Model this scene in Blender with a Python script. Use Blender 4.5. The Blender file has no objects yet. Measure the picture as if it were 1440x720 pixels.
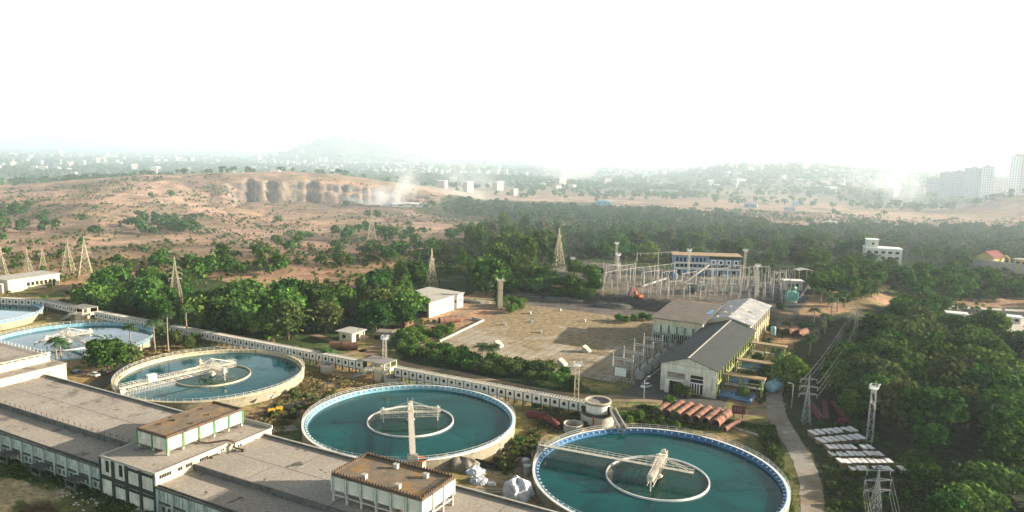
import bpy, bmesh, math, random
import numpy as np
from mathutils import Vector, Matrix

scene = bpy.context.scene
COL = scene.collection
R_ = math.radians

# ------------------------------------------------------------------ camera
CAM_Z = 80.0
FPX = 1038.0
PITCH, ROLL = R_(8.06), R_(1.175)
_cp, _sp, _cr, _sr = math.cos(PITCH), math.sin(PITCH), math.cos(ROLL), math.sin(ROLL)
_R, _U, _Fw = Vector((1, 0, 0)), Vector((0, _sp, _cp)), Vector((0, _cp, -_sp))
cam_d = bpy.data.cameras.new('camera'); cam = bpy.data.objects.new('camera', cam_d); COL.objects.link(cam)
_r, _u = _R*_cr + _U*_sr, _U*_cr - _R*_sr
cam.matrix_world = Matrix(((_r.x, _u.x, -_Fw.x, 0), (_r.y, _u.y, -_Fw.y, 0), (_r.z, _u.z, -_Fw.z, CAM_Z), (0, 0, 0, 1)))
cam_d.sensor_width = 36; cam_d.lens = 36*FPX/1440
cam_d.clip_start = 1; cam_d.clip_end = 60000
scene.camera = cam

# ------------------------------------------------------------------ world, sun, exposure
SUN_AZ, SUN_EL = R_(4), R_(15)           # azimuth counter-clockwise from +X
world = bpy.data.worlds.new('World'); scene.world = world; world.use_nodes = True
nt = world.node_tree; nt.nodes.clear()
sky = nt.nodes.new('ShaderNodeTexSky'); sky.sky_type = 'NISHITA'; sky.sun_disc = False
sky.sun_elevation = SUN_EL; sky.sun_rotation = R_(90) - SUN_AZ
sky.altitude = 100; sky.air_density = 1.6; sky.dust_density = 4.0; sky.ozone_density = 1.0
bg = nt.nodes.new('ShaderNodeBackground'); bg.inputs['Strength'].default_value = 0.105
hsv = nt.nodes.new('ShaderNodeHueSaturation'); hsv.inputs['Saturation'].default_value = 1.0; hsv.inputs['Value'].default_value = 0.55
wo = nt.nodes.new('ShaderNodeOutputWorld')
# milky evening haze: the sky whitens towards the horizon
gm = nt.nodes.new('ShaderNodeNewGeometry'); sx = nt.nodes.new('ShaderNodeSeparateXYZ'); nt.links.new(gm.outputs['Incoming'], sx.inputs[0])
mr_ = nt.nodes.new('ShaderNodeMapRange'); mr_.interpolation_type = 'SMOOTHSTEP'
mr_.inputs[1].default_value = -0.31; mr_.inputs[2].default_value = -0.175; mr_.inputs[3].default_value = 0.0; mr_.inputs[4].default_value = 0.95
nt.links.new(sx.outputs[2], mr_.inputs[0])
mxw = nt.nodes.new('ShaderNodeMix'); mxw.data_type = 'RGBA'; nt.links.new(mr_.outputs[0], mxw.inputs[0])
mxw.inputs[7].default_value = (9.2, 10.3, 11.0, 1)
nt.links.new(sky.outputs[0], hsv.inputs['Color']); nt.links.new(hsv.outputs[0], mxw.inputs[6])
nt.links.new(mxw.outputs[2], bg.inputs[0]); nt.links.new(bg.outputs[0], wo.inputs[0])

sun_d = bpy.data.lights.new('sun', 'SUN'); sun_d.energy = 5.0; sun_d.angle = R_(0.5); sun_d.color = (1.0, 0.89, 0.75)
sun = bpy.data.objects.new('sun', sun_d); COL.objects.link(sun)
sdir = Vector((math.cos(SUN_AZ)*math.cos(SUN_EL), math.sin(SUN_AZ)*math.cos(SUN_EL), math.sin(SUN_EL)))
sun.rotation_euler = sdir.to_track_quat('Z', 'Y').to_euler(); sun.location = (400, 0, 300)

vs = scene.view_settings
scene.display_settings.display_device = 'sRGB'
vs.view_transform = 'Standard'; vs.look = 'None'; vs.gamma = 1.0; vs.use_curve_mapping = False
vs.exposure = 1.55
scene.render.engine = 'CYCLES'
cy = scene.cycles
cy.max_bounces = 6; cy.diffuse_bounces = 2; cy.glossy_bounces = 3; cy.transmission_bounces = 3
cy.volume_bounces = 3; cy.transparent_max_bounces = 6
cy.use_denoising = True
cy.volume_step_rate = 2.0; cy.volume_max_steps = 128

# ------------------------------------------------------------------ helpers
rng = random.Random(7)

def G(px, py, z=0.0):
    """Point of the place at height z seen at a pixel of the 1440 x 720 photograph (used once, to survey the site)."""
    x, y = px-720, py-360
    x, y = _cr*x+_sr*y, -_sr*x+_cr*y
    dx, u = x/FPX, -y/FPX
    dy = _cp+u*_sp; dz = -_sp+u*_cp
    t = (z-CAM_Z)/dz
    return Vector((dx*t, dy*t, z))

def GT(px, py):
    """as G, but on the modelled terrain"""
    z = 0.0
    for _ in range(12):
        p = G(px, py, z); z = .5*z+.5*tz(p.x, p.y)
    p = G(px, py, z); p.z = tz(p.x, p.y); return p

ROT = R_(-28)                                # the works are laid out on one straight grid
E1 = Vector((math.cos(ROT), math.sin(ROT), 0)); E2 = Vector((-math.sin(ROT), math.cos(ROT), 0))
def W(u, v, z=0.0):
    p = E1*u + E2*v; p.z = z; return p
def PL(px, py, z=0.0):
    p = G(px, py, z); return p.dot(E1), p.dot(E2)

class MB:
    def __init__(s): s.v = []; s.f = []; s.sm = []
    def add(s, vs, fs, smooth=False):
        b = len(s.v); s.v += [tuple(p) for p in vs]
        s.f += [tuple(b+i for i in f) for f in fs]; s.sm += [smooth]*len(fs)
        return s
    def box(s, x0, x1, y0, y1, z0, z1):
        return s.add([(x0,y0,z0),(x1,y0,z0),(x1,y1,z0),(x0,y1,z0),(x0,y0,z1),(x1,y0,z1),(x1,y1,z1),(x0,y1,z1)],
                     [(0,3,2,1),(4,5,6,7),(0,1,5,4),(1,2,6,5),(2,3,7,6),(3,0,4,7)])
    def cbox(s, c, size, rz=0.0, rx=0.0, ry=0.0, taper=1.0):
        m = Matrix.Rotation(rz,3,'Z') @ Matrix.Rotation(ry,3,'Y') @ Matrix.Rotation(rx,3,'X')
        vs = []
        for dz in (-.5,.5):
            k = taper if dz > 0 else 1
            for dx,dy in ((-.5,-.5),(.5,-.5),(.5,.5),(-.5,.5)):
                vs.append(Vector(c)+m@Vector((dx*size[0]*k,dy*size[1]*k,dz*size[2])))
        return s.add(vs,[(0,3,2,1),(4,5,6,7),(0,1,5,4),(1,2,6,5),(2,3,7,6),(3,0,4,7)])
    def bar(s, a, b, w, h=None):
        a, b = Vector(a), Vector(b); d = b-a
        if d.length < 1e-6: return s
        h = h or w
        up = Vector((0,0,1)) if abs(d.normalized().z) < .98 else Vector((1,0,0))
        x = d.cross(up).normalized(); y = x.cross(d).normalized()
        vs = [p + x*(sx*w/2) + y*(sy*h/2) for p in (a,b) for sx,sy in ((-1,-1),(1,-1),(1,1),(-1,1))]
        return s.add(vs,[(0,1,2,3),(7,6,5,4),(0,4,5,1),(1,5,6,2),(2,6,7,3),(3,7,4,0)])
    def tube(s, pts, rad, n=8, caps=True, smooth=True):
        pts = [Vector(p) for p in pts]; rads = rad if isinstance(rad,(list,tuple)) else [rad]*len(pts)
        vs = []
        for i,p in enumerate(pts):
            d = (pts[min(i+1,len(pts)-1)]-pts[max(i-1,0)]).normalized()
            up = Vector((0,0,1)) if abs(d.z) < .95 else Vector((1,0,0))
            x = d.cross(up).normalized(); y = x.cross(d).normalized()
            for k in range(n):
                a = 2*math.pi*k/n; vs.append(p+(x*math.cos(a)+y*math.sin(a))*rads[i])
        fs = [(i*n+k,i*n+(k+1)%n,(i+1)*n+(k+1)%n,(i+1)*n+k) for i in range(len(pts)-1) for k in range(n)]
        s.add(vs,fs,smooth)
        if caps:
            m = len(pts)-1
            s.add(vs[:n],[tuple(range(n))[::-1]]); s.add(vs[m*n:],[tuple(range(n))])
        return s
    def lathe(s, prof, n=48, closed=False, smooth=False, c=(0,0), a0=0.0, a1=2*math.pi):
        full = abs(a1-a0-2*math.pi) < 1e-6
        m = n if full else n+1
        vs = [(c[0]+r*math.cos(a0+(a1-a0)*k/n), c[1]+r*math.sin(a0+(a1-a0)*k/n), z) for k in range(m) for r,z in prof]
        L = len(prof); q = L if closed else L-1
        fs = []
        for k in range(n):
            k2 = (k+1)%m
            for j in range(q):
                j2 = (j+1)%L
                fs.append((k*L+j,k2*L+j,k2*L+j2,k*L+j2))
        return s.add(vs,fs,smooth)
    def disc(s, r, z, n=64, c=(0,0), r0=0.0):
        if r0 <= 0:
            return s.add([(c[0]+r*math.cos(2*math.pi*k/n),c[1]+r*math.sin(2*math.pi*k/n),z) for k in range(n)],[tuple(range(n))])
        return s.lathe([(r,z),(r0,z)],n,c=c)
    def poly(s, pts, z0, z1=None):
        n = len(pts)
        if z1 is None: return s.add([(p[0],p[1],z0) for p in pts],[tuple(range(n))])
        vs = [(p[0],p[1],z0) for p in pts]+[(p[0],p[1],z1) for p in pts]
        return s.add(vs,[tuple(range(n))[::-1],tuple(range(n,2*n))]+[(i,(i+1)%n,n+(i+1)%n,n+i) for i in range(n)])
    def prism(s, prof, y0, y1, axis='y'):
        """profile in (x,z) swept along y (or profile in (y,z) swept along x)"""
        n = len(prof)
        f = (lambda p,t:(p[0],t,p[1])) if axis=='y' else (lambda p,t:(t,p[0],p[1]))
        vs = [f(p,y0) for p in prof]+[f(p,y1) for p in prof]
        return s.add(vs,[tuple(range(n)),tuple(range(n,2*n))[::-1]]+[(i,n+i,n+(i+1)%n,(i+1)%n) for i in range(n)])
    def mesh(s, name):
        me = bpy.data.meshes.new(name); me.from_pydata(s.v,[],s.f)
        me.polygons.foreach_set('use_smooth', s.sm)
        bm = bmesh.new(); bm.from_mesh(me); bmesh.ops.recalc_face_normals(bm,faces=bm.faces); bm.to_mesh(me); bm.free()
        me.update(); return me

def obj(name, mb, mat, parent=None, loc=(0,0,0), rz=0.0):
    me = mb.mesh(name) if isinstance(mb, MB) else mb
    o = bpy.data.objects.new(name, me); COL.objects.link(o)
    if mat is not None and not len(me.materials): me.materials.append(mat)
    o.location = loc; o.rotation_euler = (0,0,rz)
    if parent: o.parent = parent
    return o
def tag(o, label, cat, group=None, kind=None):
    if label: o['label'] = label
    if cat: o['category'] = cat
    if group: o['group'] = group
    if kind: o['kind'] = kind
    return o
def thing(name, label, cat, loc=(0,0,0), rz=0.0, group=None):
    o = bpy.data.objects.new(name, None); COL.objects.link(o); o.empty_display_size = .5
    o.location = loc; o.rotation_euler = (0,0,rz)
    return tag(o, label, cat, group)
KIDS = {}
def dup(root, loc, rz=0.0, label=None, group=None, scale=None):
    def cp(o, par):
        c = o.copy(); COL.objects.link(c)
        if par: c.parent = par
        for ch in o.children: cp(ch, c)
        return c
    r = cp(root, None); r.location = loc; r.rotation_euler = (0,0,rz)
    if scale is not None: r.scale = scale if hasattr(scale,'__len__') else (scale,)*3
    if label: r['label'] = label
    if group: r['group'] = group
    return r
def struct(name, mb, mat, kind='structure'):
    o = obj(name, mb, mat); o['kind'] = kind; return o

# ------------------------------------------------------------------ materials
def ramp(nt, fac, stops):
    r = nt.nodes.new('ShaderNodeValToRGB'); el = r.color_ramp.elements
    while len(el) < len(stops): el.new(.5)
    for e,(p,c) in zip(el,stops): e.position = p; e.color = (*c,1) if len(c)==3 else c
    nt.links.new(fac, r.inputs[0]); return r.outputs[0]
def mix(nt, fac, a, b, mode='MIX'):
    m = nt.nodes.new('ShaderNodeMix'); m.data_type = 'RGBA'; m.blend_type = mode
    for sock,val in ((m.inputs[0],fac),(m.inputs[6],a),(m.inputs[7],b)):
        if isinstance(val,(int,float)): sock.default_value = val
        elif isinstance(val,tuple): sock.default_value = (*val,1) if len(val)==3 else val
        else: nt.links.new(val,sock)
    return m.outputs[2]
def noise(nt, vec, scale, detail=5.0, rough=.55, dist=0.0):
    n = nt.nodes.new('ShaderNodeTexNoise'); n.inputs['Scale'].default_value = scale
    n.inputs['Detail'].default_value = detail; n.inputs['Roughness'].default_value = rough; n.inputs['Distortion'].default_value = dist
    if vec is not None: nt.links.new(vec, n.inputs['Vector'])
    return n.outputs['Fac']
def mapping(nt, vec, scale):
    m = nt.nodes.new('ShaderNodeMapping'); m.inputs['Scale'].default_value = scale
    nt.links.new(vec, m.inputs['Vector']); return m.outputs[0]
def newmat(name):
    m = bpy.data.materials.new(name); m.use_nodes = True; t = m.node_tree
    return m, t, t.nodes['Principled BSDF']
def mat(name, c1, c2=None, sc=.4, c3=None, sc3=.15, t3=(.55,.7), streak=None, rough=.85, metal=0.0, spec=.3, bump=0.0, var=0.0, fine=None):
    """weathered surface: c1/c2 mottling, c3 stains past a threshold, streak = vertical run-off grime colour"""
    m, t, p = newmat(name)
    tc = t.nodes.new('ShaderNodeTexCoord').outputs['Object']
    col = None
    c2 = c2 or tuple(x*.75 for x in c1)
    n1 = noise(t, tc, sc, 6, .6)
    col = ramp(t, n1, [(.35,c1),(.65,c2)])
    if c3:
        n3 = noise(t, tc, sc3, 5, .65, .3)
        f3 = ramp(t, n3, [(t3[0],(0,0,0)),(t3[1],(1,1,1))])
        col = mix(t, f3, col, c3)
    if streak:
        st = noise(t, mapping(t, tc, (1.6,1.6,.12)), 1.3, 5, .7)
        fs = ramp(t, st, [(.48,(0,0,0)),(.72,(.85,.85,.85))])
        col = mix(t, fs, col, streak)
    if fine:
        nf = noise(t, tc, fine, 3, .6)
        col = mix(t, ramp(t, nf, [(.3,(0,0,0)),(.7,(1,1,1))]), col, mix(t, 1.0, col, (.62,.62,.62), 'MULTIPLY'))
    if var:
        oi = t.nodes.new('ShaderNodeObjectInfo'); h = t.nodes.new('ShaderNodeHueSaturation')
        mr = t.nodes.new('ShaderNodeMapRange'); mr.inputs[3].default_value = 1-var; mr.inputs[4].default_value = 1+var
        t.links.new(oi.outputs['Random'], mr.inputs[0]); t.links.new(mr.outputs[0], h.inputs['Value'])
        t.links.new(col, h.inputs['Color']); col = h.outputs[0]
    t.links.new(col, p.inputs['Base Color'])
    p.inputs['Roughness'].default_value = rough; p.inputs['Metallic'].default_value = metal
    p.inputs['Specular IOR Level'].default_value = spec
    if bump:
        b = t.nodes.new('ShaderNodeBump'); b.inputs['Strength'].default_value = bump; b.inputs['Distance'].default_value = .1
        t.links.new(noise(t, tc, sc*6, 6, .7), b.inputs['Height']); t.links.new(b.outputs[0], p.inputs['Normal'])
    return m

MT = {}
MT['white'] = mat('white_paint', (.64,.62,.50), (.46,.47,.38), .5, (.2,.2,.17), .35, (.6,.78), streak=(.16,.17,.14), rough=.75)
MT['white_clean'] = mat('white_railing_paint', (.72,.72,.68), (.6,.6,.55), 1.5, rough=.5)
MT['cream'] = mat('cream_paint', (.62,.55,.36), (.5,.45,.31), .4, (.3,.25,.16), .3, (.58,.8), streak=(.25,.2,.12), rough=.8)
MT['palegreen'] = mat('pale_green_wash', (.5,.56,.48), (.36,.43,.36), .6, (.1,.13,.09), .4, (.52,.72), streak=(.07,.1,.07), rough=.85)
MT['greenpaint'] = mat('green_paint', (.09,.24,.07), (.05,.15,.05), .8, (.02,.04,.02), .5, rough=.7)
MT['limegreen'] = mat('lime_green_paint', (.29,.32,.10), (.2,.25,.07), .6, (.1,.12,.04), .4, streak=(.09,.12,.04), rough=.75)
MT['darkframe'] = mat('mossy_black_concrete_and_shade', (.022,.03,.022), (.045,.055,.04), .9, rough=.95)
MT['void'] = mat('unlit_opening', (.012,.013,.012), (.02,.02,.018), .5, rough=.9)
MT['conc'] = mat('weathered_concrete', (.30,.275,.235), (.22,.205,.175), .12, (.12,.11,.09), .09, (.56,.72), rough=.95, fine=1.8)
MT['conc_light'] = mat('pale_concrete', (.44,.41,.34), (.34,.32,.27), .5, (.17,.16,.13), .3, (.58,.75), rough=.9)
MT['conc_dark'] = mat('blackened_concrete_and_shade', (.12,.115,.1), (.07,.07,.06), .6, (.03,.035,.025), .4, rough=.95)
MT['roofmoss'] = mat('dry_moss_roof', (.26,.19,.12), (.17,.14,.10), .35, (.36,.2,.06), .22, (.5,.66), rough=1, fine=1.5)
MT['rustbrown'] = mat('brown_parapet', (.115,.075,.048), (.07,.05,.035), .7, (.03,.025,.02), .5, rough=.95)
MT['rust'] = mat('rusty_steel', (.25,.125,.08), (.17,.085,.055), 1.2, (.09,.04,.03), .9, rough=.85, var=.18)
MT['darkrust'] = mat('dark_red_steel', (.14,.03,.028), (.09,.02,.02), 1.0, (.03,.012,.012), .7, rough=.7)
MT['blue'] = mat('blue_rim_paint', (.05,.17,.33), (.035,.12,.26), .3, (.2,.36,.45), .5, (.6,.75), rough=.55)
MT['cyan'] = mat('pale_blue_rim_paint', (.2,.40,.46), (.13,.30,.38), .3, (.4,.45,.42), .5, rough=.6)
MT['creamrim'] = mat('cream_rim_concrete', (.55,.48,.30), (.45,.39,.26), .4, (.2,.17,.1), .3, rough=.85)
MT['gantry_grey'] = mat('dull_gantry_concrete', (.33,.30,.25), (.24,.22,.185), .8, rough=.8)
MT['steel'] = mat('galvanised_steel', (.42,.43,.40), (.30,.31,.29), 1.0, rough=.5, metal=.4)
MT['lattice'] = mat('weathered_lattice_steel', (.50,.43,.29), (.38,.33,.23), .6, (.2,.13,.07), .6, rough=.7)
MT['offwhite'] = mat('offwhite_bridge_paint', (.60,.54,.43), (.47,.42,.34), .9, (.22,.15,.1), .8, (.6,.8), rough=.7)
MT['stone'] = mat('rubble_stone', (.33,.29,.2), (.22,.195,.14), 1.2, (.1,.1,.06), .5, rough=1, bump=.5)
MT['corr'] = mat('grey_sheet_roof', (.04,.045,.04), (.028,.032,.03), .3, (.075,.065,.05), .2, (.6,.8), rough=.8)
MT['corrwarm'] = mat('brownish_sheet_roof', (.16,.135,.105), (.12,.10,.08), .4, (.1,.09,.07), .2, rough=.85)
MT['tarp'] = mat('patched_tarpaulin', (.34,.31,.27), (.2,.22,.26), .22, (.45,.42,.33), .3, (.55,.6), rough=.7)
MT['bluetarp'] = mat('blue_tarpaulin', (.07,.2,.42), (.12,.26,.44), .6, rough=.5)
MT['bluepipe'] = mat('blue_pipe_paint', (.10,.21,.34), (.07,.15,.25), .7, (.2,.15,.1), .5, (.62,.8), rough=.5)
MT['tank_blue'] = mat('faded_blue_tank_paint', (.24,.4,.45), (.17,.31,.38), .6, (.1,.17,.2), .4, rough=.45)
MT['whitebag'] = mat('white_sacking', (.72,.72,.72), (.55,.57,.6), 1.4, (.3,.3,.3), 1.0, rough=.9, bump=.6)
MT['tarpgrey'] = mat('brown_grey_cover_sheet', (.24,.21,.16), (.15,.135,.11), .8, (.08,.075,.06), .6, rough=.9)
MT['wood'] = mat('old_timber', (.30,.20,.12), (.2,.13,.08), 1.6, rough=.9)
MT['timber_side'] = mat('brown_carton_side', (.26,.17,.085), (.18,.12,.065), 1.2, rough=.9)
MT['blocktop'] = mat('pale_slab_top', (.78,.73,.70), (.68,.63,.6), .9, rough=.9, var=.12)
MT['rubber'] = mat('black_rubber', (.02,.02,.02), (.03,.03,.03), 2, rough=.8)
MT['glass'] = mat('dark_glass', (.02,.03,.035), (.03,.04,.045), 1, rough=.1, spec=.6)
MT['yellow'] = mat('yellow_drum_paint', (.6,.4,.05), (.5,.3,.04), 2, rough=.5)
MT['red'] = mat('red_machine_paint', (.5,.05,.03), (.36,.04,.03), 1, rough=.45)
MT['carwhite'] = mat('white_car_paint', (.7,.7,.7), (.66,.66,.66), 1, rough=.25, spec=.5)
MT['carblue'] = mat('dark_blue_car_paint', (.02,.035,.09), (.015,.025,.07), 1, rough=.2, spec=.5)
MT['cardark'] = mat('dark_grey_car_paint', (.05,.05,.05), (.04,.04,.04), 1, rough=.25, spec=.5)
MT['whitewall'] = mat('whitewashed_wall', (.7,.66,.56), (.58,.55,.47), .4, (.35,.32,.26), .3, (.6,.8), streak=(.35,.32,.26), rough=.85)
MT['bluewall'] = mat('blue_and_white_wall', (.22,.29,.37), (.17,.23,.31), .5, (.12,.15,.2), .3, rough=.8)
MT['porcelain'] = mat('grey_porcelain', (.38,.40,.37), (.27,.29,.27), 1.5, rough=.4)
MT['porcelain_brown'] = mat('brown_porcelain', (.16,.10,.07), (.1,.07,.05), 1.5, rough=.4)
MT['greenmachine'] = mat('green_transformer_paint', (.12,.36,.27), (.08,.27,.2), 1, (.3,.4,.35), .6, rough=.5)
MT['orange'] = mat('orange_paint', (.45,.13,.04), (.36,.1,.03), 1, rough=.6)
MT['redroof'] = mat('red_tile_roof', (.24,.06,.045), (.17,.045,.035), .8, rough=.85)
MT['yellowwall'] = mat('yellow_plaster', (.52,.40,.15), (.43,.33,.13), .5, (.28,.2,.1), .3, rough=.85)
MT['bark'] = mat('bark', (.13,.10,.07), (.08,.06,.045), 2, rough=1)
MT['palmbark'] = mat('palm_bark', (.27,.23,.18), (.19,.16,.12), 2, rough=1)
MT['wire'] = mat('aluminium_wire', (.34,.35,.34), (.3,.3,.3), 1, rough=.6, metal=.2)

def leafmat(name, cs, trans=.22, var=.25):
    m = bpy.data.materials.new(name); m.use_nodes = True; t = m.node_tree; t.nodes.clear()
    geo = t.nodes.new('ShaderNodeNewGeometry'); oi = t.nodes.new('ShaderNodeObjectInfo')
    col = ramp(t, geo.outputs['Random Per Island'], [(i/(len(cs)-1),c) for i,c in enumerate(cs)])
    h = t.nodes.new('ShaderNodeHueSaturation')
    for lo,hi,sock,k in ((1-var,1+var,'Value',1.0),(.5-.025,.5+.02,'Hue',7.31)):
        mu = t.nodes.new('ShaderNodeMath'); mu.operation = 'MULTIPLY'; mu.inputs[1].default_value = k
        fr = t.nodes.new('ShaderNodeMath'); fr.operation = 'FRACT'
        t.links.new(oi.outputs['Random'], mu.inputs[0]); t.links.new(mu.outputs[0], fr.inputs[0])
        mr = t.nodes.new('ShaderNodeMapRange'); mr.inputs[3].default_value = lo; mr.inputs[4].default_value = hi
        t.links.new((oi.outputs['Random'] if k == 1.0 else fr.outputs[0]), mr.inputs[0]); t.links.new(mr.outputs[0], h.inputs[sock])
    t.links.new(col, h.inputs['Color'])
    d = t.nodes.new('ShaderNodeBsdfDiffuse'); tr = t.nodes.new('ShaderNodeBsdfTranslucent'); mx = t.nodes.new('ShaderNodeMixShader')
    mx.inputs[0].default_value = trans
    o = t.nodes.new('ShaderNodeOutputMaterial')
    t.links.new(h.outputs[0], d.inputs[0]); t.links.new(h.outputs[0], tr.inputs[0])
    t.links.new(d.outputs[0], mx.inputs[1]); t.links.new(tr.outputs[0], mx.inputs[2]); t.links.new(mx.outputs[0], o.inputs[0])
    return m
LF = {
 'dark': leafmat('dark_leaves', [(.018,.056,.012),(.04,.10,.018),(.075,.145,.028)]),
 'mid': leafmat('green_leaves', [(.035,.085,.018),(.07,.14,.026),(.12,.19,.04)]),
 'olive': leafmat('olive_leaves', [(.045,.085,.022),(.08,.12,.034),(.12,.145,.045)]),
 'bright': leafmat('bright_leaves', [(.06,.13,.02),(.10,.19,.03),(.15,.23,.045)]),
 'palm': leafmat('palm_leaves', [(.03,.07,.025),(.05,.10,.035),(.08,.12,.04)]),
 'sparse': leafmat('grey_green_leaves', [(.07,.085,.04),(.11,.125,.06),(.15,.155,.08)]),
 'dry': leafmat('dry_leaves', [(.20,.17,.07),(.28,.23,.10),(.15,.17,.06)]),
}
# ------------------------------------------------------------------ terrain
def _hash(ix, iy, s):
    h = (ix.astype(np.int64)*374761393 + iy.astype(np.int64)*668265263 + s*1274126177) & 0x7fffffff
    h = ((h ^ (h >> 13))*1103515245) & 0x7fffffff
    h = ((h ^ (h >> 15))*12345677) & 0x7fffffff
    return (h & 0xffff)/65535.0
def vnoise(x, y, s=0):
    x = np.asarray(x, float); y = np.asarray(y, float)
    ix, iy = np.floor(x), np.floor(y); fx, fy = x-ix, y-iy
    fx = fx*fx*(3-2*fx); fy = fy*fy*(3-2*fy); ix = ix.astype(np.int64); iy = iy.astype(np.int64)
    a, b, c, d = _hash(ix,iy,s), _hash(ix+1,iy,s), _hash(ix,iy+1,s), _hash(ix+1,iy+1,s)
    return (a*(1-fx)+b*fx)*(1-fy)+(c*(1-fx)+d*fx)*fy
def fbm(x, y, s=0, o=4):
    r = 0; a = .5; t = 0
    for i in range(o):
        r = r+a*vnoise(x*2**i, y*2**i, s+i*17); t += a; a *= .55
    return r/t
def sstep(a, b, x):
    t = np.clip((x-a)/(b-a), 0, 1); return t*t*(3-2*t)
def thpx(px): return math.atan((px-720)/FPX)

def terrain(x, y):
    """height of the ground (metres) - flat works, raised switchyard, quarried hill, far hills"""
    x = np.asarray(x, float); y = np.asarray(y, float)
    r = np.hypot(x, y); th = np.arctan2(x, np.maximum(y, 1e-3)); px = 720+FPX*np.tan(np.clip(th, -1.2, 1.2))
    u = x*E1.x+y*E1.y; v = x*E2.x+y*E2.y
    z = np.zeros_like(r)
    # switchyard terrace
    vf = 362+5*(fbm(u/20, v/20, 3)-.5)+np.clip((u+60)*.12, 0, 8)
    z += 5*sstep(0, 12, v-vf)*sstep(-214, -200, u)*(1-sstep(-18, 10, u))*(1-sstep(470, 540, v))
    # quarried hill
    zc = np.interp(px, [-300,-150,0,100,200,300,410,480,540,580,620,655,680], [6,12,17,24,33,38,41.5,37,28,20,12,4,0])
    n = fbm(x/60, y/60, 5, 5)-.5; n2 = fbm(x/14, y/14, 9, 4)-.5
    gentle = sstep(np.interp(px, [100,290], [560,930]), 1180, r)*.85+.15*sstep(900, 1180, r)
    gro = fbm(px/7.0, r*0+.5, 21, 4); gr2 = fbm(px/4.0, r*0+7.5, 25, 3)
    dent = 20*(np.exp(-((px-348)/6.0)**4)+np.exp(-((px-376)/4.0)**4)*.8+np.exp(-((px-436)/8.0)**4)*1.1+np.exp(-((px-565)/12.)**2)*.5)
    cf = 1085+22*(gro-.5)+dent
    cliff = .08*sstep(760, 1040, r)+.40*sstep(0, 7, r-cf)+.28*sstep(0, 8, r-cf-9-16*gr2)+.24*sstep(1095, 1200, r)
    k = sstep(312, 338, px)
    prof = gentle*(1-k)+cliff*k
    back = 1-sstep(1210, 1750, r)
    hill = zc*prof*back
    hill += 9*np.exp(-((px-283)/55.)**2)*sstep(800, 905, r)*(1-sstep(915, 1010, r))     # spoil ridge
    z += hill + (7*n+3.5*n2-4*np.abs(fbm(x/45+9, y/80, 15, 4)-.5))*sstep(620, 900, r)*np.clip(zc/20, .25, 1)*np.clip(back+.3, 0, 1)*(r < 2500)
    # low dark spoil bank in front of the quarry floor
    z += 5*np.exp(-((px-515)/40.)**2)*np.exp(-((r-1010)/14.)**2)
    # wooded hills to the right
    zr = np.interp(px, [900,960,1000,1030,1070,1100,1150,1200,1260,1330,1440,1600], [0,12,30,46,43,52,49,40,34,28,30,40])
    z += zr*sstep(1500, 2650, r)*(1-.55*sstep(2900, 5200, r))+10*(fbm(x/220, y/220, 31)-.5)*sstep(1300, 1900, r)*(zr > 1)
    zn = np.interp(px, [1290,1330,1370,1400,1440,1500,1600], [0,4,14,24,32,38,40])
    z += zn*np.exp(-((r-1350)/170.)**2)
    # far table-topped hill and the rim of the plain
    zm = np.interp(px, [350,390,430,450,465,478,495,512,530,548,575,620], [0,30,92,124,144,156,138,121,114,84,40,0])
    z += zm*np.exp(-((r-4700)/460.)**2)
    zf = np.interp(px, [-400,0,120,260,340,420,600,760,900,1200,1900], [60,62,66,60,70,56,40,30,40,50,60])
    z += zf*sstep(9000, 12500, r)*(.75+.5*fbm(px/40., r/4000, 41))
    return z
def tz(x, y): return float(terrain(np.array([x]), np.array([y]))[0])

def inpoly(x, y, poly):
    c = np.zeros(np.shape(x), bool); n = len(poly)
    for i in range(n):
        x1, y1 = poly[i][:2]; x2, y2 = poly[(i+1) % n][:2]
        if y1 == y2: continue
        t = ((y1 > y) != (y2 > y)) & (x < (x2-x1)*(y-y1)/(y2-y1)+x1)
        c ^= t
    return c
def gp(*pts): return [G(*p) for p in pts]

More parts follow.
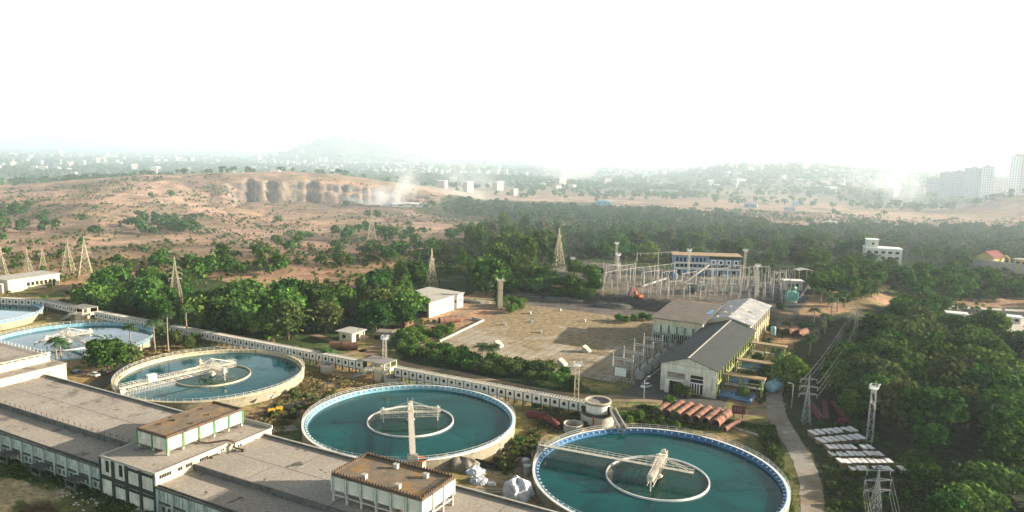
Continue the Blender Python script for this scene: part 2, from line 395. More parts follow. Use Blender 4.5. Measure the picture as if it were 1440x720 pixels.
GREEN = np.array((.05,.075,.025)); OLIVE = np.array((.16,.15,.065)); TAN = np.array((.43,.255,.165)); BROWN = np.array((.36,.225,.135))
PINK = np.array((.52,.335,.255)); DIRT = np.array((.33,.23,.145)); DARK = np.array((.045,.055,.025)); MAUVE = np.array((.2,.135,.105))
def cover(x, y, z):
    wx = x+7*(fbm(x/9, y/9, 61)-.5); wy = y+7*(fbm(x/9+40, y/9, 62)-.5)
    r = np.hypot(x, y); px = 720+FPX*x/np.maximum(y, 1)
    u = x*E1.x+y*E1.y; v = x*E2.x+y*E2.y
    N = lambda s, k, o=4: fbm(x/s, y/s, k, o)
    def L(a, b, t): return a+(b-a)*t[..., None]
    one = np.ones_like(x)
    # open dry country
    c = L(TAN*one[..., None], BROWN*one[..., None], sstep(.4, .62, N(28, 71, 5)))
    c = L(c, OLIVE*one[..., None], sstep(.5, .66, N(55, 72, 5))*.75)
    c = L(c, PINK*one[..., None], (.35+.65*sstep(.4, .6, N(130, 73)))*sstep(480, 800, r)*.9)
    c = L(c, MAUVE*one[..., None], sstep(.52, .64, N(60, 74, 6))*sstep(450, 700, r)*.85)
    c = L(c, np.array((.17,.15,.085))*one[..., None], sstep(.52, .64, N(24, 77, 5))*sstep(400, 600, r)*.5)
    # far plain: fields and tree belts
    pl = sstep(1300, 1700, r)
    f = N(260, 75, 5); fld = L(np.array((.115,.135,.085))*one[..., None], np.array((.29,.24,.17))*one[..., None], sstep(.5, .64, f))
    c = L(c, fld, pl*.9)
    # steep quarry faces are bare rock
    e = 3.0
    sl = np.hypot(terrain(x+e, y)-z, terrain(x, y+e)-z)/e
    rock = L(np.array((.27,.215,.18))*one[..., None], np.array((.13,.11,.10))*one[..., None], sstep(.42, .58, fbm(px/4., z/5., 81, 5)))
    c = L(c, rock, sstep(.35, .8, sl)*sstep(600, 900, r))
    qf = (px > 330) & (px < 650) & (r > 960) & (r < 1090)
    c = L(c, np.array((.25,.175,.14))*one[..., None], qf*sstep(.42, .6, N(40, 82))*.8)
    c = L(c, np.array((.05,.05,.05))*one[..., None], np.exp(-((px-515)/42.)**2)*np.exp(-((r-1008)/16.)**2)*1.0)
    c = L(c, np.array((.52,.49,.43))*one[..., None], np.exp(-((px-655)/45.)**2)*sstep(1150, 1230, r)*(1-sstep(1500, 1800, r))*.8)
    # works: worn grass and earth between the tanks
    wk = (v > 60) & (v < 240) & (u > -420) & (u < 20)
    w = L(np.array((.30,.25,.10))*one[..., None], np.array((.13,.15,.05))*one[..., None], sstep(.42, .6, N(14, 83, 5)))
    w = L(w, np.array((.33,.22,.12))*one[..., None], sstep(.54, .68, N(18, 84, 5))*.9)
    c = np.where(wk[..., None], w, c)
    # lawn in front of the filter house and its dry patch
    lw = (v < 98) & (u < -20)
    lawn = L(np.array((.10,.13,.035))*one[..., None], np.array((.16,.15,.05))*one[..., None], sstep(.45, .65, N(12, 85, 5)))
    c = np.where(lw[..., None], lawn, c)
    pt = inpoly(wx, wy, gp((-40,672),(30,672),(60,684),(95,692),(70,702),(20,706),(0,735),(-60,735)))
    c = np.where(pt[..., None], np.array((.46,.34,.19))*(.8+.4*N(5, 86))[..., None], c)
    pt = inpoly(wx, wy, gp((28,712),(70,706),(95,722),(60,760),(0,760)))
    c = np.where(pt[..., None], np.array((.10,.06,.03))*one[..., None], c)
    # green belts under the trees
    def zone(poly, col, amt=1.0):
        nonlocal c
        m = inpoly(wx, wy, gp(*poly)).astype(float)*amt
        c = L(c, np.asarray(col)*(.75+.5*N(6, 90))[..., None], m)
    zone([(100,445),(140,395),(260,385),(420,415),(560,400),(600,455),(560,480),(500,470),(440,490)], GREEN)
    zone([(560,420),(600,340),(760,320),(1000,310),(1240,320),(1440,320),(1440,420),(1200,420),(850,400),(700,420)], GREEN*.9)
    zone([(1060,560),(1130,470),(1240,440),(1440,430),(1440,900),(1170,900),(1150,640)], DARK)
    zone([(1040,600),(1100,590),(1150,700),(1150,900),(1110,900),(1110,690)], (.12,.12,.045))
    zone([(580,492),(700,505),(830,545),(860,560),(700,537),(560,508),(560,490)], GREEN)
    zone([(545,500),(600,470),(580,455),(540,470)], (.08,.11,.035))
    zone([(580,300),(640,280),(860,285),(880,305),(700,315)], GREEN, .8)
    # bare earth
    zone([(540,470),(600,455),(690,432),(700,400),(640,420),(600,450)], (.42,.27,.17), .9)
    zone([(1180,440),(1215,405),(1255,388),(1245,410),(1205,460)], (.24,.18,.095), .7)
    zone([(330,590),(405,545),(440,540),(470,530),(450,560),(400,600),(380,625)], (.30,.21,.12), .8)
    zone([(630,650),(720,625),(775,600),(760,640),(750,700),(700,700)], (.30,.22,.14), .85)
    zone([(120,515),(210,495),(230,510),(160,545),(140,560),(90,540)], (.33,.22,.12), .8)
    zone([(480,505),(520,525),(530,545),(480,550),(455,540)], (.40,.26,.13), .8)
    zone([(700,436),(735,420),(845,425),(930,430),(930,452),(850,445),(745,434)], (.13,.12,.12), .9)
    zone([(850,405),(920,410),(960,425),(940,440),(860,425)], (.16,.13,.12), .9)
    zone([(1150,318),(1250,292),(1440,312),(1440,330),(1330,318)], (.42,.27,.17), .8)
    zone([(900,270),(1060,290),(1150,318),(1000,308)], (.38,.25,.16), .6)
    # switchyard gravel and its dark bank
    ty = (v > 376) & (v < 475) & (u > -200) & (u < -42)
    gv = L(np.array((.23,.19,.155))*one[..., None], np.array((.14,.125,.11))*one[..., None], sstep(.4, .6, N(10, 91)))
    gv = L(gv, np.array((.075,.08,.085))*one[..., None], sstep(-95, -70, u)*.8)
    c = np.where(ty[..., None], gv, c)
    bk = (sl > .16) & (r < 620) & (u < -30) & (v < 395)
    c = np.where(bk[..., None], np.array((.07,.065,.06))*(.6+.9*N(7, 92))[..., None], c)
    return np.clip(c, .01, .8)

def build_ground():
    rs = [0.0, 30.0]; r = 60.0
    while r < 26000:
        rs.append(r)
        r += 2.2 if r < 260 else 3.2 if r < 520 else 7 if r < 1000 else 4.5 if r < 1130 else 9 if r < 1300 else r*.012
    rs = np.array(rs)
    a = np.concatenate([np.arange(-50, 50.01, .2), np.arange(54, 306, 6.0)]); a = np.radians(a)
    RR, AA = np.meshgrid(rs, a, indexing='ij')
    X, Y = RR*np.sin(AA), RR*np.cos(AA)
    Z = terrain(X, Y); Z[Y < 0] = 0
    C = cover(X, Y, Z)
    nr, na = X.shape
    V = np.stack([X, Y, Z], -1).reshape(-1, 3)
    i, j = np.meshgrid(np.arange(nr-1), np.arange(na), indexing='ij'); j2 = (j+1) % na
    F = np.stack([i*na+j, i*na+j2, (i+1)*na+j2, (i+1)*na+j], -1).reshape(-1, 4)[:, ::-1]
    me = bpy.data.meshes.new('ground')
    me.vertices.add(len(V)); me.vertices.foreach_set('co', V.ravel().astype('f'))
    me.loops.add(F.size); me.loops.foreach_set('vertex_index', F.ravel().astype('i'))
    me.polygons.add(len(F)); me.polygons.foreach_set('loop_start', np.arange(0, F.size, 4, dtype='i')); me.polygons.foreach_set('use_smooth', np.ones(len(F), bool))
    me.update(calc_edges=True)
    ca = me.color_attributes.new('cover', 'FLOAT_COLOR', 'POINT')
    ca.data.foreach_set('color', np.concatenate([C.reshape(-1, 3), np.ones((len(V), 1))], 1).ravel().astype('f'))
    m, t, p = newmat('dry_ground')
    at = t.nodes.new('ShaderNodeAttribute'); at.attribute_name = 'cover'
    pos = t.nodes.new('ShaderNodeNewGeometry').outputs['Position']
    col = at.outputs['Color']
    k1 = ramp(t, noise(t, pos, .35, 7, .72), [(.3,(.38,.38,.36)),(.5,(1,1,1)),(.72,(1.5,1.42,1.25))])
    k2 = ramp(t, noise(t, pos, .045, 6, .62), [(.3,(.68,.72,.68)),(.5,(1,1,1)),(.7,(1.28,1.2,1.1))])
    col = mix(t, 1.0, col, k1, 'MULTIPLY'); col = mix(t, 1.0, col, k2, 'MULTIPLY')
    tuft = ramp(t, noise(t, pos, .9, 4, .75), [(.53,(0,0,0)),(.62,(1,1,1))])
    col = mix(t, tuft, col, mix(t, 1.0, col, (.42,.5,.32), 'MULTIPLY'))
    t.links.new(col, p.inputs['Base Color']); p.inputs['Roughness'].default_value = 1; p.inputs['Specular IOR Level'].default_value = .1
    b = t.nodes.new('ShaderNodeBump'); b.inputs['Strength'].default_value = .7; b.inputs['Distance'].default_value = .5
    t.links.new(noise(t, pos, .8, 6, .7), b.inputs['Height']); t.links.new(b.outputs[0], p.inputs['Normal'])
    me.materials.append(m)
    o = bpy.data.objects.new('ground', me); COL.objects.link(o); o['kind'] = 'structure'
build_ground()

def strip(name, pts, widths, z, m, kind='structure'):
    """ribbon along ground points (smoothed)"""
    P = []
    for i in range(len(pts)-1):
        p0, p1, p2, p3 = pts[max(i-1,0)], pts[i], pts[i+1], pts[min(i+2,len(pts)-1)]
        for k in range(10):
            s = k/10
            q = .5*((2*p1)+(p2-p0)*s+(2*p0-5*p1+4*p2-p3)*s*s+(3*p1-p0-3*p2+p3)*s**3)
            P.append((q, widths[i]+(widths[i+1]-widths[i])*s))
    P.append((pts[-1], widths[-1]))
    vs, fs = [], []
    for i,(q,w) in enumerate(P):
        d = (P[min(i+1,len(P)-1)][0]-P[max(i-1,0)][0]); d.z = 0; d.normalize(); nrm = Vector((-d.y, d.x, 0))
        for k in (-.5,-.25,0,.25,.5):
            jit = (rng.random()-.5)*.5 if abs(k) == .5 else 0
            a = q+nrm*(w*k+jit); vs.append((a.x, a.y, tz(a.x,a.y)+z))
    for i in range(len(P)-1):
        for k in range(4): fs.append((i*5+k, i*5+k+1, (i+1)*5+k+1, (i+1)*5+k))
    mb = MB(); mb.add(vs, fs); return struct(name, mb, m, kind)

MT['gravel'] = mat('grey_gravel_road', (.36,.33,.28), (.28,.255,.215), .5, (.27,.2,.13), .1, (.5,.62), rough=1, fine=3)
MT['dirt'] = mat('dirt_track', (.38,.27,.17), (.30,.21,.13), .3, (.2,.16,.08), .12, (.52,.66), rough=1, fine=2.5)
MT['yard'] = mat('grey_yard', (.13,.12,.10), (.09,.085,.075), .3, (.2,.165,.12), .1, rough=1, fine=2)
road_pts = [G(1142,900), G(1142,720), G(1137,670), G(1120,630), G(1100,600), G(1091,575), G(1090,550), G(1098,530), G(1104,515)]
strip('gravel_road', road_pts, [5.2,5.2,5.3,5.4,5.8,5.6,5.0,4.0,3.2], .03, MT['gravel'])
strip('dirt_track', [G(440,470), G(560,509), G(640,524), G(720,541), G(800,555), G(870,560), G(930,561), G(1000,574), G(1060,580), G(1094,565)], [3.5,3.6,3.8,4,4.2,6,8,6,6,6], .02, MT['dirt'])
strip('dirt_path', [G(455,505), G(520,490), G(560,470), G(600,458), G(650,440), G(690,425)], [3.5,3.5,4,4.5,6,6], .02, MT['dirt'])
strip('works_path', [G(300,640), G(360,615), G(400,590), G(440,555), G(470,530)], [4,3.6,3.4,3,3], .02, MT['yard'])
strip('yard_path', [G(130,548), G(150,532), G(180,510), G(230,492)], [7,6,5,4], .02, MT['yard'])
mbp = MB(); mbp.poly([W(-79,228),W(-46,232),W(-47,247),W(-68,246),W(-70,300),W(-79,300)], .04); struct('pump_yard_pavement', mbp, MT['yard'])

# concrete slab of the unfinished reservoir, with board joints and dry weeds
m, t, p = newmat('weedy_slab')
pos = t.nodes.new('ShaderNodeTexCoord').outputs['Object']
br = t.nodes.new('ShaderNodeTexBrick'); br.offset = 0; br.inputs['Scale'].default_value = .28; br.inputs['Mortar Size'].default_value = .05
br.inputs['Brick Width'].default_value = 1.1; br.inputs['Row Height'].default_value = 2.4
br.inputs['Color1'].default_value = (.33,.29,.22,1); br.inputs['Color2'].default_value = (.40,.34,.25,1); br.inputs['Mortar'].default_value = (.11,.085,.045,1)
t.links.new(pos, br.inputs['Vector'])
weeds = mix(t, ramp(t, noise(t, pos, .45, 7, .75), [(.38,(0,0,0)),(.62,(1,1,1))]), (.36,.235,.115), (.10,.095,.042))
sep = t.nodes.new('ShaderNodeSeparateXYZ'); t.links.new(pos, sep.inputs[0])
def band(out, lo, hi):
    mr = t.nodes.new('ShaderNodeMapRange'); mr.inputs[1].default_value = lo; mr.inputs[2].default_value = hi; t.links.new(out, mr.inputs[0]); return mr.outputs[0]
def math2(op, a, b):
    q = t.nodes.new('ShaderNodeMath'); q.operation = op
    for s,val in zip(q.inputs,(a,b)):
        if isinstance(val,(int,float)): s.default_value = val
        else: t.links.new(val, s)
    return q.outputs[0]
big = noise(t, pos, .055, 5, .6, .4)
far_more = band(sep.outputs['Y'], 30, 75)
f = math2('ADD', big, math2('MULTIPLY', far_more, .22))
fac = ramp(t, f, [(.44,(0,0,0)),(.58,(.95,.95,.95))])
fs = ramp(t, noise(t, pos, 1.1, 4, .75), [(.5,(0,0,0)),(.62,(.8,.8,.8))])
col = mix(t, fs, br.outputs[0], weeds); col = mix(t, fac, col, weeds)
t.links.new(col, p.inputs['Base Color']); p.inputs['Roughness'].default_value = 1
b = t.nodes.new('ShaderNodeBump'); b.inputs['Distance'].default_value = .3; t.links.new(noise(t, pos, 1.2, 5, .7), b.inputs['Height']); t.links.new(b.outputs[0], p.inputs['Normal'])
mb = MB(); mb.box(0, 88, 0, 102, -.2, .35); o = struct('reservoir_slab_pavement', mb, m); o.location = W(-173, 238.5); o.rotation_euler.z = ROT
mb = MB(); mb.poly([(0,0),(62,0),(70,60),(10,60)], .06); o = struct('guard_yard_pavement', mb, mat('pale_yard', (.46,.43,.36), (.4,.37,.31), .1, rough=1)); o.location = G(1352,462); o.rotation_euler.z = R_(-12)

# ------------------------------------------------------------------ haze: the smoky evening air over the whole valley
m = bpy.data.materials.new('valley_haze'); m.use_nodes = True; t = m.node_tree; t.nodes.clear()
pv = t.nodes.new('ShaderNodeVolumePrincipled'); pv.inputs['Color'].default_value = (.80,.93,1.0,1); pv.inputs['Density'].default_value = .00008; pv.inputs['Anisotropy'].default_value = .35
ou = t.nodes.new('ShaderNodeOutputMaterial'); t.links.new(pv.outputs[0], ou.inputs['Volume'])
mb = MB(); mb.box(-27000, 27000, -27000, 27000, -12, 215)
o = struct('haze', mb, m, 'stuff')

# second, thicker haze volume added behind the switchyard to fade hill, plain and town
m = bpy.data.materials.new('added_far_smog'); m.use_nodes = True; t = m.node_tree; t.nodes.clear()
pv = t.nodes.new('ShaderNodeVolumePrincipled'); pv.inputs['Color'].default_value = (.80,.93,1.0,1); pv.inputs['Density'].default_value = .00028; pv.inputs['Anisotropy'].default_value = .3
ou = t.nodes.new('ShaderNodeOutputMaterial'); t.links.new(pv.outputs[0], ou.inputs['Volume'])
mb = MB(); mb.box(-26000, 26000, 0, 25000, -11, 213)
o = struct('added_smoke_haze', mb, m, 'stuff'); o.location = (0, 490, 0)
# ------------------------------------------------------------------ clarifier tanks
def watermat(name, c, rough=.06):
    m, t, p = newmat(name)
    pos = t.nodes.new('ShaderNodeNewGeometry').outputs['Position']
    col = mix(t, ramp(t, noise(t, pos, .07, 6, .65, .8), [(.36,(0,0,0)),(.66,(1,1,1))]), tuple(x*.62 for x in c), tuple(x*1.2 for x in c))
    t.links.new(col, p.inputs['Base Color']); p.inputs['Roughness'].default_value = rough; p.inputs['IOR'].default_value = 1.33; p.inputs['Specular IOR Level'].default_value = .36
    b = t.nodes.new('ShaderNodeBump'); b.inputs['Strength'].default_value = .08; b.inputs['Distance'].default_value = .05
    t.links.new(noise(t, pos, 2.2, 3, .6), b.inputs['Height']); t.links.new(b.outputs[0], p.inputs['Normal'])
    return m
RT, RIN, ZR, ZW = 29.9, 12.3, 3.2, 2.05
WATER = watermat('green_blue_water', (.0,.06,.057)); WATER_IN = watermat('feedwell_water', (.006,.045,.034), .10)
WATER_L = watermat('blue_water', (.012,.085,.10)); WATER_P = watermat('pale_blue_water', (.012,.07,.09), .06)

def lattice_rail(mb, a, b, h, step, w=.05, mid=True):
    a, b = Vector(a), Vector(b); n = max(1, int((b-a).length/step)); up = Vector((0,0,h))
    for i in range(n+1):
        p = a+(b-a)*(i/n); mb.bar(p, p+up, w)
    mb.bar(a+up, b+up, w)
    if mid: mb.bar(a+up*.5, b+up*.5, w*.8)

def scraper_bridge(par, ang, style, tone):
    """radial walkway bridge on its lattice girder, with the cross arm, A-frames and stays over the feed well"""
    br = obj('scraper_bridge', MB().box(-8.5, RT+.9, -.6, .6, 5.0, 5.11), MT['offwhite'], par, rz=ang)
    g = MB()
    for sy in (-.7,.7):
        g.bar((-8.5,sy,4.92),(RT+.6,sy,4.92),.11); g.bar((-8.5,sy,3.75),(RT+.6,sy,3.75),.10)
        n = 26
        for i in range(n):
            x0 = -8.5+(RT+9.1)*i/n; x1 = -8.5+(RT+9.1)*(i+1)/n
            g.bar((x0,sy,3.75),(x0,sy,4.9),.06); g.bar((x0,sy,3.75) if i%2 else (x0,sy,4.9),(x1,sy,4.9) if i%2 else (x1,sy,3.75),.06)
    obj('girder', g, MT[tone], br)
    h = MB()
    for sy in (-.72,.72): lattice_rail(h, (-8.5,sy,5.11), (RT+.9,sy,5.11), 1.05, 1.6, .07)
    obj('bridge_handrail', h, MT['offwhite'], br)
    # scraper rods hanging into the water
    r = MB()
    if style != 'plain':
        for i in range(34):
            x = RIN+.8+(RT-2.2-RIN)*i/33
            r.bar((x,-.62,ZW-.1),(x,-.62,3.75),.07); r.bar((x,.62,ZW-.1),(x,.62,3.75),.07)
            if i%2: r.bar((x,-.62,2.3),(x+.5,-.62,3.7),.05)
        r.bar((RIN+.8,-.62,2.6),(RT-1.4,-.62,2.6),.06); r.bar((RIN+.8,.62,2.6),(RT-1.4,.62,2.6),.06)
        obj('scraper_rods', r, MT['steel'] if style == 'pale' else MT['conc_dark'], br)
    # cross arm
    c = MB(); L = 8.6
    c.box(-.65,.65,-L,L,4.9,5.05)
    for sx in (-.7,.7):
        for z in (3.6,4.85): c.bar((sx,-L,z),(sx,L,z),.11)
        n = 10
        for i in range(n):
            y0,y1 = -L+2*L*i/n, -L+2*L*(i+1)/n
            c.bar((sx,y0,3.6),(sx,y0,4.85),.07); c.bar((sx,y0,3.6 if i%2 else 4.85),(sx,y1,4.85 if i%2 else 3.6),.06)
        lattice_rail(c,(sx,-L,5.05),(sx,L,5.05),1.0,1.7,.07)
    obj('cross_arm', c, MT['offwhite'], br)
    f = MB()
    for sx in (-.9,.9):
        for sy in (-.9,.9): f.bar((sx,sy,4.9),(sx*.35,sy*.25,8.1),.14)
    f.bar((-.5,0,8.1),(.5,0,8.1),.16); f.bar((-.6,-.6,6.6),(.6,.6,6.6),.12); f.bar((-.6,.6,6.6),(.6,-.6,6.6),.12)
    for sx in (-.35,.35):
        for sy in (-1,1): f.bar((sx,0,8.1),(sx*1.8,sy*(L-.6),5.2),.09)
    for sy in (-.3,.3): f.bar((0,sy,8.1),(-8.0,sy*2,5.3),.12)
    f.bar((0,0,8.1),(9.5,0,5.3),.10)
    obj('mast_frame', f, MT['offwhite'], br)
    d = MB()
    for sy in (-L+.8, L-.8):
        q = MB(); q.tube([(0,sy,5.0),(0,sy,1.6)],.16,8); q.cbox((0,sy,5.5),(1.1,1.1,.9)); q.tube([(0,sy,5.9),(0,sy,6.5)],.3,10); obj('mixer_drive', q, MT['offwhite'], br)
    d.tube([(0,0,1.8),(0,0,3.7)],.5,12); d.lathe([(0,3.0),(1.1,3.0),(1.3,2.7),(1.1,2.45),(0,2.45)],20)
    obj('drive_unit', d, MT['offwhite'], br)
    k = MB(); k.cbox((RT+.2,0,4.2),(1.6,2.6,1.1)); k.cbox((RT+.4,-1.1,3.5),(.9,.35,.7)); k.cbox((RT+.4,1.1,3.5),(.9,.35,.7))
    obj('end_carriage', k, MT['steel'], br)
    if style == 'pale':
        b = MB(); b.cbox((20.5,-.1,6.15),(2.6,1.7,2.0)); b.cbox((20.5,-.1,7.2),(2.9,2.0,.10)); obj('control_cabin', b, MT['white_clean'], br)
    return br

def clarifier(label, u, bridge_to, rim, ring, water, style, tone='conc_dark', v=167.5, walltone='stone', feed=None):
    t = thing('clarifier_tank', label, 'settling tank', W(u, v, 0), 0, 'round clarifier tanks in a row')
    N = 120
    obj('wall', MB().lathe([(RT+.35,0),(RT+.3,ZR-.25),(RT+.1,ZR-.25)],N), MT[walltone], t)
    # rim walkway, launder and its bracketed weir
    obj('rim', MB().lathe([(RT+.5,ZR-.25),(RT+.5,ZR),(RT-.25,ZR),(RT-.25,ZR-.12),(RT-.25,ZR-.25)],N), MT[rim], t)
    ln = MB().lathe([(RT-.25,ZR-.02),(RT-.35,ZR+.06),(RT-.5,ZR+.06),(RT-.5,ZR-.6),(RT-.85,ZR-.66),(RT-.85,ZR-.42),(RT-.95,ZR-.42),(RT-.95,ZW-.4)],N)
    obj('launder', ln, MT[ring], t)
    bk = MB()
    for i in range(96):
        a = 2*math.pi*i/96; ca, sa = math.cos(a), math.sin(a)
        bk.bar(((RT-.5)*ca,(RT-.5)*sa,ZR-.25),((RT-1.1)*ca,(RT-1.1)*sa,ZR-.35),.2,.26)
    obj('weir_teeth', bk, MT['white_clean'] if ring != 'creamrim' else MT['creamrim'], t)
    hr = MB(); n = 78; P = [((RT+.4)*math.cos(2*math.pi*i/n),(RT+.4)*math.sin(2*math.pi*i/n)) for i in range(n)]
    for i in range(n):
        a, b = P[i], P[(i+1)%n]
        hr.bar((*a,ZR),(*a,ZR+1.1),.08)
        for z in (.55,1.08): hr.bar((*a,ZR+z),(*b,ZR+z),.05)
    obj('handrail', hr, MT['white_clean'], t)
    obj('water', MB().disc(RT-.94, ZW, 96, r0=RIN-.1), water, t)
    obj('feed_well', MB().lathe([(RIN+.15,ZW-.6),(RIN+.15,ZW+.45),(RIN-.15,ZW+.45),(RIN-.15,ZW-.6)],80), MT[feed or 'white_clean'], t)
    obj('feed_well_water', MB().disc(RIN-.2, ZW+.02, 80), WATER_IN if water is not WATER_P else WATER_P, t)
    if style != 'pale' and water is WATER:
        for a0,a1,wd in ((2.6,3.5,1.5),(1.3,1.75,.9),(5.7,6.0,.6)):
            n_ = 14; vs = []
            for i in range(n_+1):
                a = a0+(a1-a0)*i/n_; w_ = wd*math.sin(math.pi*i/n_)*rng.uniform(.6,1.2)+.05
                vs += [((RIN-.22)*math.cos(a),(RIN-.22)*math.sin(a),ZW+.03),((RIN-.22-w_)*math.cos(a),(RIN-.22-w_)*math.sin(a),ZW+.03)]
            obj('scum_patch', MB().add(vs,[(2*i,2*i+2,2*i+3,2*i+1) for i in range(n_)]), MT['tarpgrey'], t)
    d = G(*bridge_to, 5.0)-W(u, v, 5.0)
    scraper_bridge(t, math.atan2(d.y, d.x), style, tone)
    return t
clarifier('dark teal clarifier nearest the gravel road, blue rim, bridge reaching towards the debris heaps', -47.8, (772,628), 'white_clean', 'blue', WATER, 'rods')
clarifier('teal clarifier in mid row, its bridge pointing at the spiked roof tank', -121.2, (581,655), 'white_clean', 'cyan', WATER, 'plain', 'offwhite')
clarifier('cream rimmed clarifier behind the flat roofs, white cabin on its pale lattice bridge', -204.0, (170,546), 'creamrim', 'creamrim', WATER_L, 'pale', 'offwhite', feed='creamrim')
clarifier('pale clarifier partly screened by the bushy tree and two palms, second from the far end', -285.2, (163,500), 'cyan', 'cyan', WATER_P, 'plain', 'offwhite')
clarifier('pale clarifier at the far end of the row beside the sharp bend of the flume', -366.0, (-60,455), 'cyan', 'cyan', WATER_P, 'plain', 'offwhite', v=169)
# ------------------------------------------------------------------ filter house (long flat-roofed block along the tanks)
V0, VS, V1 = 98.0, 107.5, 128.4            # near wall, roof step, far edge
ZL, ZU = 6.5, 7.8                          # lower and upper roof
MT['roof'] = mat('stained_flat_roof', (.42,.365,.295), (.34,.29,.235), .10, (.17,.15,.125), .14, (.55,.66), rough=.95, fine=1.4)

MT['roof_spotted'] = mat('puddle_stained_roof', (.42,.365,.295), (.35,.30,.245), .10, (.10,.095,.075), .17, (.635,.66), rough=.95, fine=1.4)
def bay_panel(w, h, slats):
    """one facade bay: pale upright slats over a dark recess"""
    mb = MB()
    if slats == 3:
        s = w/3
        for k in range(3): mb.box(k*s+.12, (k+1)*s-.12, -.14, 0, 0, h)
        mb.box(0, w, -.10, 0, h*.86, h*.92)
    elif slats == 1:
        mb.box(.08, w-.08, -.12, 0, 0, h)
    else:
        f = .28
        n = 2; s = w/n
        for k in range(n):
            x0, x1 = k*s+.1, (k+1)*s-.1
            mb.box(x0, x1, -.14, 0, 0, f); mb.box(x0, x1, -.14, 0, h-f, h); mb.box(x0, x0+f, -.14, 0, f, h-f); mb.box(x1-f, x1, -.14, 0, f, h-f)
    return mb.mesh('window_panel')

def gallery(label, u0, u1, vents, joints, rm='roof'):
    g = thing('filter_gallery', label, 'filter building', W(u0, V0, 0), ROT)
    Lg = u1-u0; b, c, d = 0.0, VS-V0, V1-V0
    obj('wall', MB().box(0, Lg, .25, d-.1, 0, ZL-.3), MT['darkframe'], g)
    r = MB(); r.box(0, Lg, .55, c, ZL-.3, ZL); obj('lower_roof', r, MT[rm], g)
    gt = MB(); gt.box(0, Lg, -.35, -.15, ZL-.45, ZL+.12); gt.box(0, Lg, -.15, .35, ZL-.5, ZL-.35); gt.box(0, Lg, .35, .55, ZL-.5, ZL+.2)
    obj('gutter', gt, MT['conc_dark'], g)
    r = MB(); r.box(0, Lg, c+.3, d-.5, ZL-.25, ZU); obj('upper_roof', r, MT[rm], g)
    st = MB(); st.box(0, Lg, c, c+.3, ZL-.3, ZU+.1)
    n = int(Lg/2.1)
    for i in range(n): st.box(i*2.1, i*2.1+.28, c-.1, c, ZL+.02, ZU)
    obj('step_wall', st, MT['conc_dark'], g)
    pr = MB(); pr.box(0, Lg, d-.5, d-.2, ZL-.2, ZU+.55); obj('parapet', pr, MT['conc_dark'], g)  # dark tone paints shade onto the parapet face
    cp = MB(); cp.box(0, Lg, d-.58, d-.12, ZU+.55, ZU+.68); obj('parapet_cap', cp, MT['conc_light'], g)
    j = MB()
    j.box(0, Lg, c+9.2, c+9.32, ZU, ZU+.02)
    for x in joints: j.box(x, x+.12, c+.4, c+9.2, ZU, ZU+.02); j.box(x+5, x+5.12, c+9.32, d-.6, ZU, ZU+.02)
    obj('roof_joint', j, MT['conc_dark'], g)
    if vents:
        vm = MB(); vm.tube([(0,0,0),(0,0,.7)],.09,6); vm.tube([(-.22,0,.5),(.22,0,.5)],.06,6); vm.cbox((0,0,.72),(.2,.2,.1)); vm = vm.mesh('vent_pipe')
        for i in range(vents): obj('vent_pipe', vm, MT['conc_dark'], g, (Lg-2.2-i*2.45, c+.75, ZU))
    # facade bays
    pil = MB(); pil.box(0, .7, -.3, .24, 0, ZL-.5); pil = pil.mesh('pilaster')
    ledge = MB(); ledge.box(0, Lg, -.2, .24, 2.75, 3.0); obj('ledge', ledge, MT['conc_dark'], g)
    nb = int(Lg/4.6); w = Lg/nb
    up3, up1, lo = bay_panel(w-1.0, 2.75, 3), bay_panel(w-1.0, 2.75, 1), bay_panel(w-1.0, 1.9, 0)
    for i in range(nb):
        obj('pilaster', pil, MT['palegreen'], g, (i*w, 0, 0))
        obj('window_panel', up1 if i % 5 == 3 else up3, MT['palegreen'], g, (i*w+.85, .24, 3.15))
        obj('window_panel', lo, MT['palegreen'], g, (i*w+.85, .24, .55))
    for i in range(2, nb, 3):
        pc = MB(); pc.cbox((0,-1.6,2.55),(w*.95,3.4,.22),rx=R_(-6)); pc.box(-w*.42,-w*.42+.3,-3.0,-2.7,0,2.4); pc.box(w*.42-.3,w*.42,-3.0,-2.7,0,2.4); pc.box(-w*.42,w*.42,-2.9,-2.75,.3,1.1)
        obj('porch', pc, MT['conc_dark'], g, (i*w+w*.4, 0, 0))
    return g
gallery('long flat roofed gallery with stub vents, running from control block to balustraded block', -232, -157.6, 24, (14, 36, 58))
gallery('flat roofed gallery with dark stains, carrying the spiked roof tank', -138.4, -38, 0, (16, 40, 66), 'roof_spotted')

